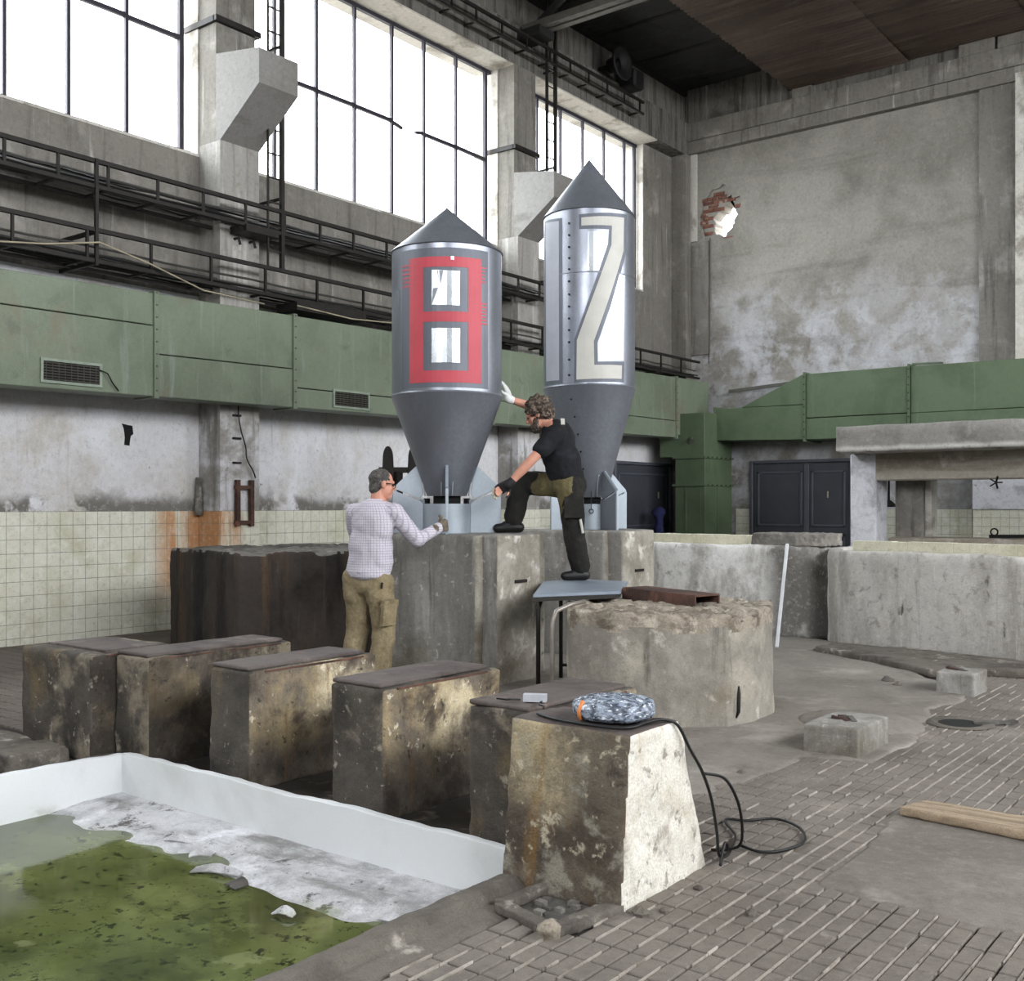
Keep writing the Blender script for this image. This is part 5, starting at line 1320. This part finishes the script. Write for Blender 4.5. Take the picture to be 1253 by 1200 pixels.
tr = MB()
ell(tr, pel+Vector((0, 0, -.04)), AX, (.192, .15, .13))
for a, b, c in ((hR, kR, aR), (hL, kL, aL)):
    chain(tr, [a+Vector((0, 0, -.03)), b, c+Vector((0, 0, .03))], [.112, .095, .094]); cap(tr, a+Vector((0, -.035, .0)), a+Vector((0, -.03, -.14)), .105, .098)
soft('trousers', tr, .010, M['khaki'], m1, 3, .010, 8, 5)
pk_ = MB().box((-.016, -.075, -.095), (.016, .075, .095)); me = pk_.mesh(); me.transform(Matrix.Translation((-6.018, 6.15, .62)) @ Matrix.Rotation(.12, 4, 'Y')); pk_o = link_mesh('cargo_pocket', me, M['khaki'], m1)
fp = MB().box((-.021, -.08, .05), (.021, .08, .10)); me = fp.mesh(); me.transform(Matrix.Translation((-6.018, 6.15, .63)) @ Matrix.Rotation(.12, 4, 'Y')); link_mesh('pocket_flap', me, M['khaki'], pk_o)
MB().bar((-6.028, 6.08, .82), (-6.025, 6.085, .87), .008, .014).build('pen', M['black'], m1)
for a in (aR, aL):
    bt_ = MB()
    cap(bt_, a+Vector((0, 0, .02)), a+Vector((0, -.02, -.03)), .058, .05); cap(bt_, a+Vector((0, -.03, -.035)), a+Vector((.04, .15, -.042)), .045, .037)
    soft('boot', bt_, .010, M['boot'], m1, 2)
hr = MB(); r_, f_, u_ = frame(f1, (0, 0, 1))
ell(hr, hd+u_*.042-f_*.022, (r_, f_, u_), (.082, .097, .088)); ell(hr, hd-f_*.055-u_*.03, (r_, f_, u_), (.066, .052, .06))
soft('hair', hr, .008, M['hair_grey'], m1, 2, .004, 30, 2)
gl_ = MB()
for k in (-1, 1):
    gl_.tube([P1(k*.082, -.01, .012), P1(k*.070, .085, .012)], .0035, 5); gl_.tube([P1(k*.058, .098, .012), P1(k*.012, .108, .012)], .005, 5); gl_.tube([P1(k*.056, .097, -.012), P1(k*.014, .104, -.014)], .004, 5); gl_.tube([P1(k*.058, .097, .012), P1(k*.056, .097, -.012)], .004, 5)
gl_.build('glasses', M['lens'], m1)
for k in (-1, 1):
    e = MB(); ell(e, P1(k*.031, .083, .004), (r_, f_, u_), (.011, .008, .007)); e.build('eye', M['lens'], m1, True)
gv = MB()
hand(gv, wR, (-.05, 1, .15), (0, -.1, 1), (-1, 0, 0), 1.0, 1.12); chain(gv, [wR-Vector((0, .055, .02)), wR+Vector((0, .02, .0))], [.045, .036])
soft('work_glove', gv, .005, M['glove_tan'], m1, 1)

# --- curly-haired man stepping from the table to the plinth
m2 = thing('person', (-5.26, 7.70, .83), 'curly-haired bearded man in black T-shirt stepping from the table onto the plinth', 'person')
pel = Vector((-5.315, 7.60, 1.675)); wai = Vector((-5.325, 7.585, 1.80)); che = Vector((-5.365, 7.555, 2.00)); nek = Vector((-5.425, 7.51, 2.165)); hd = Vector((-5.515, 7.455, 2.255))
f2 = Vector((-.80, -.50, -.42))
sN, eN, wN = Vector((-5.27, 7.40, 2.085)), Vector((-5.395, 7.19, 1.845)), Vector((-5.525, 7.085, 1.665))
sF, eF, wF = Vector((-5.52, 7.67, 2.14)), Vector((-5.655, 7.66, 2.33)), Vector((-5.80, 7.44, 2.405))
hN, kN, aN = Vector((-5.23, 7.54, 1.63)), Vector((-5.235, 7.60, 1.245)), Vector((-5.235, 7.70, .915))
hF, kF, aF = Vector((-5.41, 7.66, 1.66)), Vector((-5.735, 7.50, 1.675)), Vector((-5.755, 7.435, 1.325))
bd = MB()
P2 = head(bd, hd, f2, (-.35, -.25, 1), 1.0)
r_, f_, u_ = frame(f2, (-.35, -.25, 1))
chain(bd, [hd-f_*.03-u_*.05, nek], [.056, .062]); chain(bd, [nek, che, wai, pel], [.07, .125, .115, .125]); chain(bd, [sF, nek, sN], [.05, .06, .05])
chain(bd, [sN, (sN*.45+eN*.55), eN, eN*.7+wN*.3, wN], [.058, .050, .042, .043, .029]); chain(bd, [sF, (sF*.45+eF*.55), eF, eF*.7+wF*.3, wF], [.058, .050, .042, .043, .029])
for a, b, c in ((hN, kN, aN), (hF, kF, aF)): chain(bd, [a, b, c], [.08, .055, .042])
hand(bd, wN, (-.78, -.35, -.5), (-.3, .2, -.9), (.3, -.9, -.2), .45, .9)
hand(bd, wF, (-.42, .05, .95), (.2, -1, .2), (-.9, -.2, -.3), .12, .85, spread=.08)
soft('body', bd, .0075, M['skin'], m2, 2)
ts = MB(); sp = (nek-pel).normalized(); r3, f3, u3 = frame((-.85, -.45, 0), sp); AX = (r3, f3, u3)
ell(ts, che+sp*.02, AX, (.205, .155, .20)); ell(ts, wai+sp*.04, AX, (.188, .16, .21)); ell(ts, wai-sp*.06, AX, (.185, .155, .12)); ell(ts, che-sp*.1+f3*.02, AX, (.18, .155, .17))
chain(ts, [sF-sp*.01, nek-sp*.05, sN-sp*.01], [.080, .085, .080]); chain(ts, [nek-sp*.04, nek-sp*.0], [.075, .066])
chain(ts, [sN, sN*.42+eN*.58], [.086, .078]); chain(ts, [sF, sF*.5+eF*.5], [.084, .074])
soft('t_shirt', ts, .010, M['tshirt'], m2, 3, .006, 10, 3)
MB().box((-5.235, 7.325, 2.075), (-5.21, 7.345, 2.125)).build('t', M['digitwhite'])
o = bpy.data.objects['t']; bpy.data.objects.remove(o)
lab = MB(); q = Vector((-5.225, 7.405, 2.125)); nn_ = Vector((.55, -.62, .55)).normalized(); t1_ = Vector((.75, .66, 0)).normalized(); t2_ = nn_.cross(t1_)
lab.extr([q+nn_*.085+t1_*a+t2_*b for a, b in ((-.016, -.03), (.016, -.03), (.016, .03), (-.016, .03))], nn_*.012); lab.build('shoulder_tag', M['digitwhite'], m2)
tr = MB()
ell(tr, pel, AX, (.178, .15, .14)); ell(tr, pel-f3*.04-sp*.03, AX, (.165, .13, .13))
chain(tr, [hN, hN*.5+kN*.5, kN, kN*.45+aN*.55, aN+Vector((0, 0, .05))], [.122, .108, .092, .094, .09])
chain(tr, [hF, hF*.5+kF*.5, kF, kF*.45+aF*.55, aF+Vector((0, 0, .05))], [.122, .108, .094, .092, .088])
crotch = pel-sp*.02+f3*.06
def khaki_pick(c):
    d1 = (c-(hF*.62+kF*.38)); near = Vector((.66, -.75, 0))
    # inner gusset: inside of the lifted thigh, crotch and upper front of the standing thigh
    if c.z > 1.46 and (c-crotch).length < .25+.05*noise.noise(c*9) and (c-Vector((hN.x, hN.y, c.z))).dot(f3) > -.03 and c.z < 1.76: return 1
    if (c-hN).length < .33 and c.z > 1.36 and c.z <= 1.47 and (c-Vector((hN.x, hN.y, c.z))).dot(f3) > .075-.5*(c.z-1.40): return 1
    return 0
soft('trousers', tr, .010, None, m2, 3, .010, 9, 6, pick=khaki_pick, mats=[M['black_trouser'], M['khaki2']])
pkc = hN*.62+kN*.38; pb = MB().box((-.03, -.08, -.09), (.03, .08, .09)); me = pb.mesh(); me.transform(Matrix.Translation(pkc+Vector((.065, -.065, -.02))) @ Matrix.Rotation(-.85, 4, 'Z')); link_mesh('thigh_pocket', me, M['black_trouser'], m2)
MB().tube([pkc+Vector((.10, -.02, -.12)), pkc+Vector((.115, .0, -.24))], .012, 6).build('pocket_rule', M['digitwhite'], m2)
bt_ = MB()
cap(bt_, aN+Vector((0, 0, .03)), aN+Vector((0, .0, -.03)), .055, .05); cap(bt_, aN+Vector((.03, .02, -.036)), aN+Vector((-.09, -.10, -.042)), .049, .042); cap(bt_, aN+Vector((0, 0, 0)), aN+Vector((-.05, -.05, -.025)), .052, .044)
soft('boot', bt_, .009, M['boot'], m2, 2); bt_ = MB()
cap(bt_, aF+Vector((0, 0, .03)), aF+Vector((0, 0, -.03)), .055, .05); cap(bt_, aF+Vector((.04, .02, -.038)), aF+Vector((-.12, -.08, -.046)), .049, .042); cap(bt_, aF+Vector((0, 0, 0)), aF+Vector((-.06, -.04, -.025)), .054, .046)
soft('boot', bt_, .009, M['boot'], m2, 2)
hr = MB()
ell(hr, hd+u_*.055-f_*.035, (r_, f_, u_), (.112, .120, .108)); ell(hr, hd-f_*.07-u_*.0, (r_, f_, u_), (.105, .08, .09))
soft('curly_hair', hr, .007, M['hair_dark'], m2, 0, .022, 34, 2)
br = MB(); ell(br, hd+f_*.055-u_*.092, (r_, f_, u_), (.055, .052, .052)); 
for k in (-1, 1): cap(br, hd+r_*k*.055+f_*.03-u_*.04, hd+r_*k*.045+f_*.05-u_*.085, .024, .028)
soft('beard', br, .008, M['hair_dark'], m2, 1, .006, 40, 5)
for k in (-1, 1):
    e = MB(); ell(e, P2(k*.031, .083, .004), (r_, f_, u_), (.011, .008, .007)); e.build('eye', M['lens'], m2, True)
gv = MB(); hand(gv, wN, (-.78, -.35, -.5), (-.3, .2, -.9), (.3, -.9, -.2), .45, 1.1); chain(gv, [wN-(wN-eN).normalized()*.02, wN+(wN-eN).normalized()*.02], [.038, .038])
palm_n = Vector((.3, -.9, -.2))
soft('work_glove', gv, .005, None, m2, 1, pick=lambda c: 1 if (c-wN).dot((wN-eN).normalized()) > .115 else 0, mats=[M['glove_black'], M['glove_pale']])
gv = MB(); hand(gv, wF, (-.42, .05, .95), (.2, -1, .2), (-.9, -.2, -.3), .12, 1.0, spread=.08); chain(gv, [wF-(wF-eF).normalized()*.01, wF+(wF-eF).normalized()*.02], [.038, .038])
soft('work_glove', gv, .005, M['glove_white'], m2, 1)
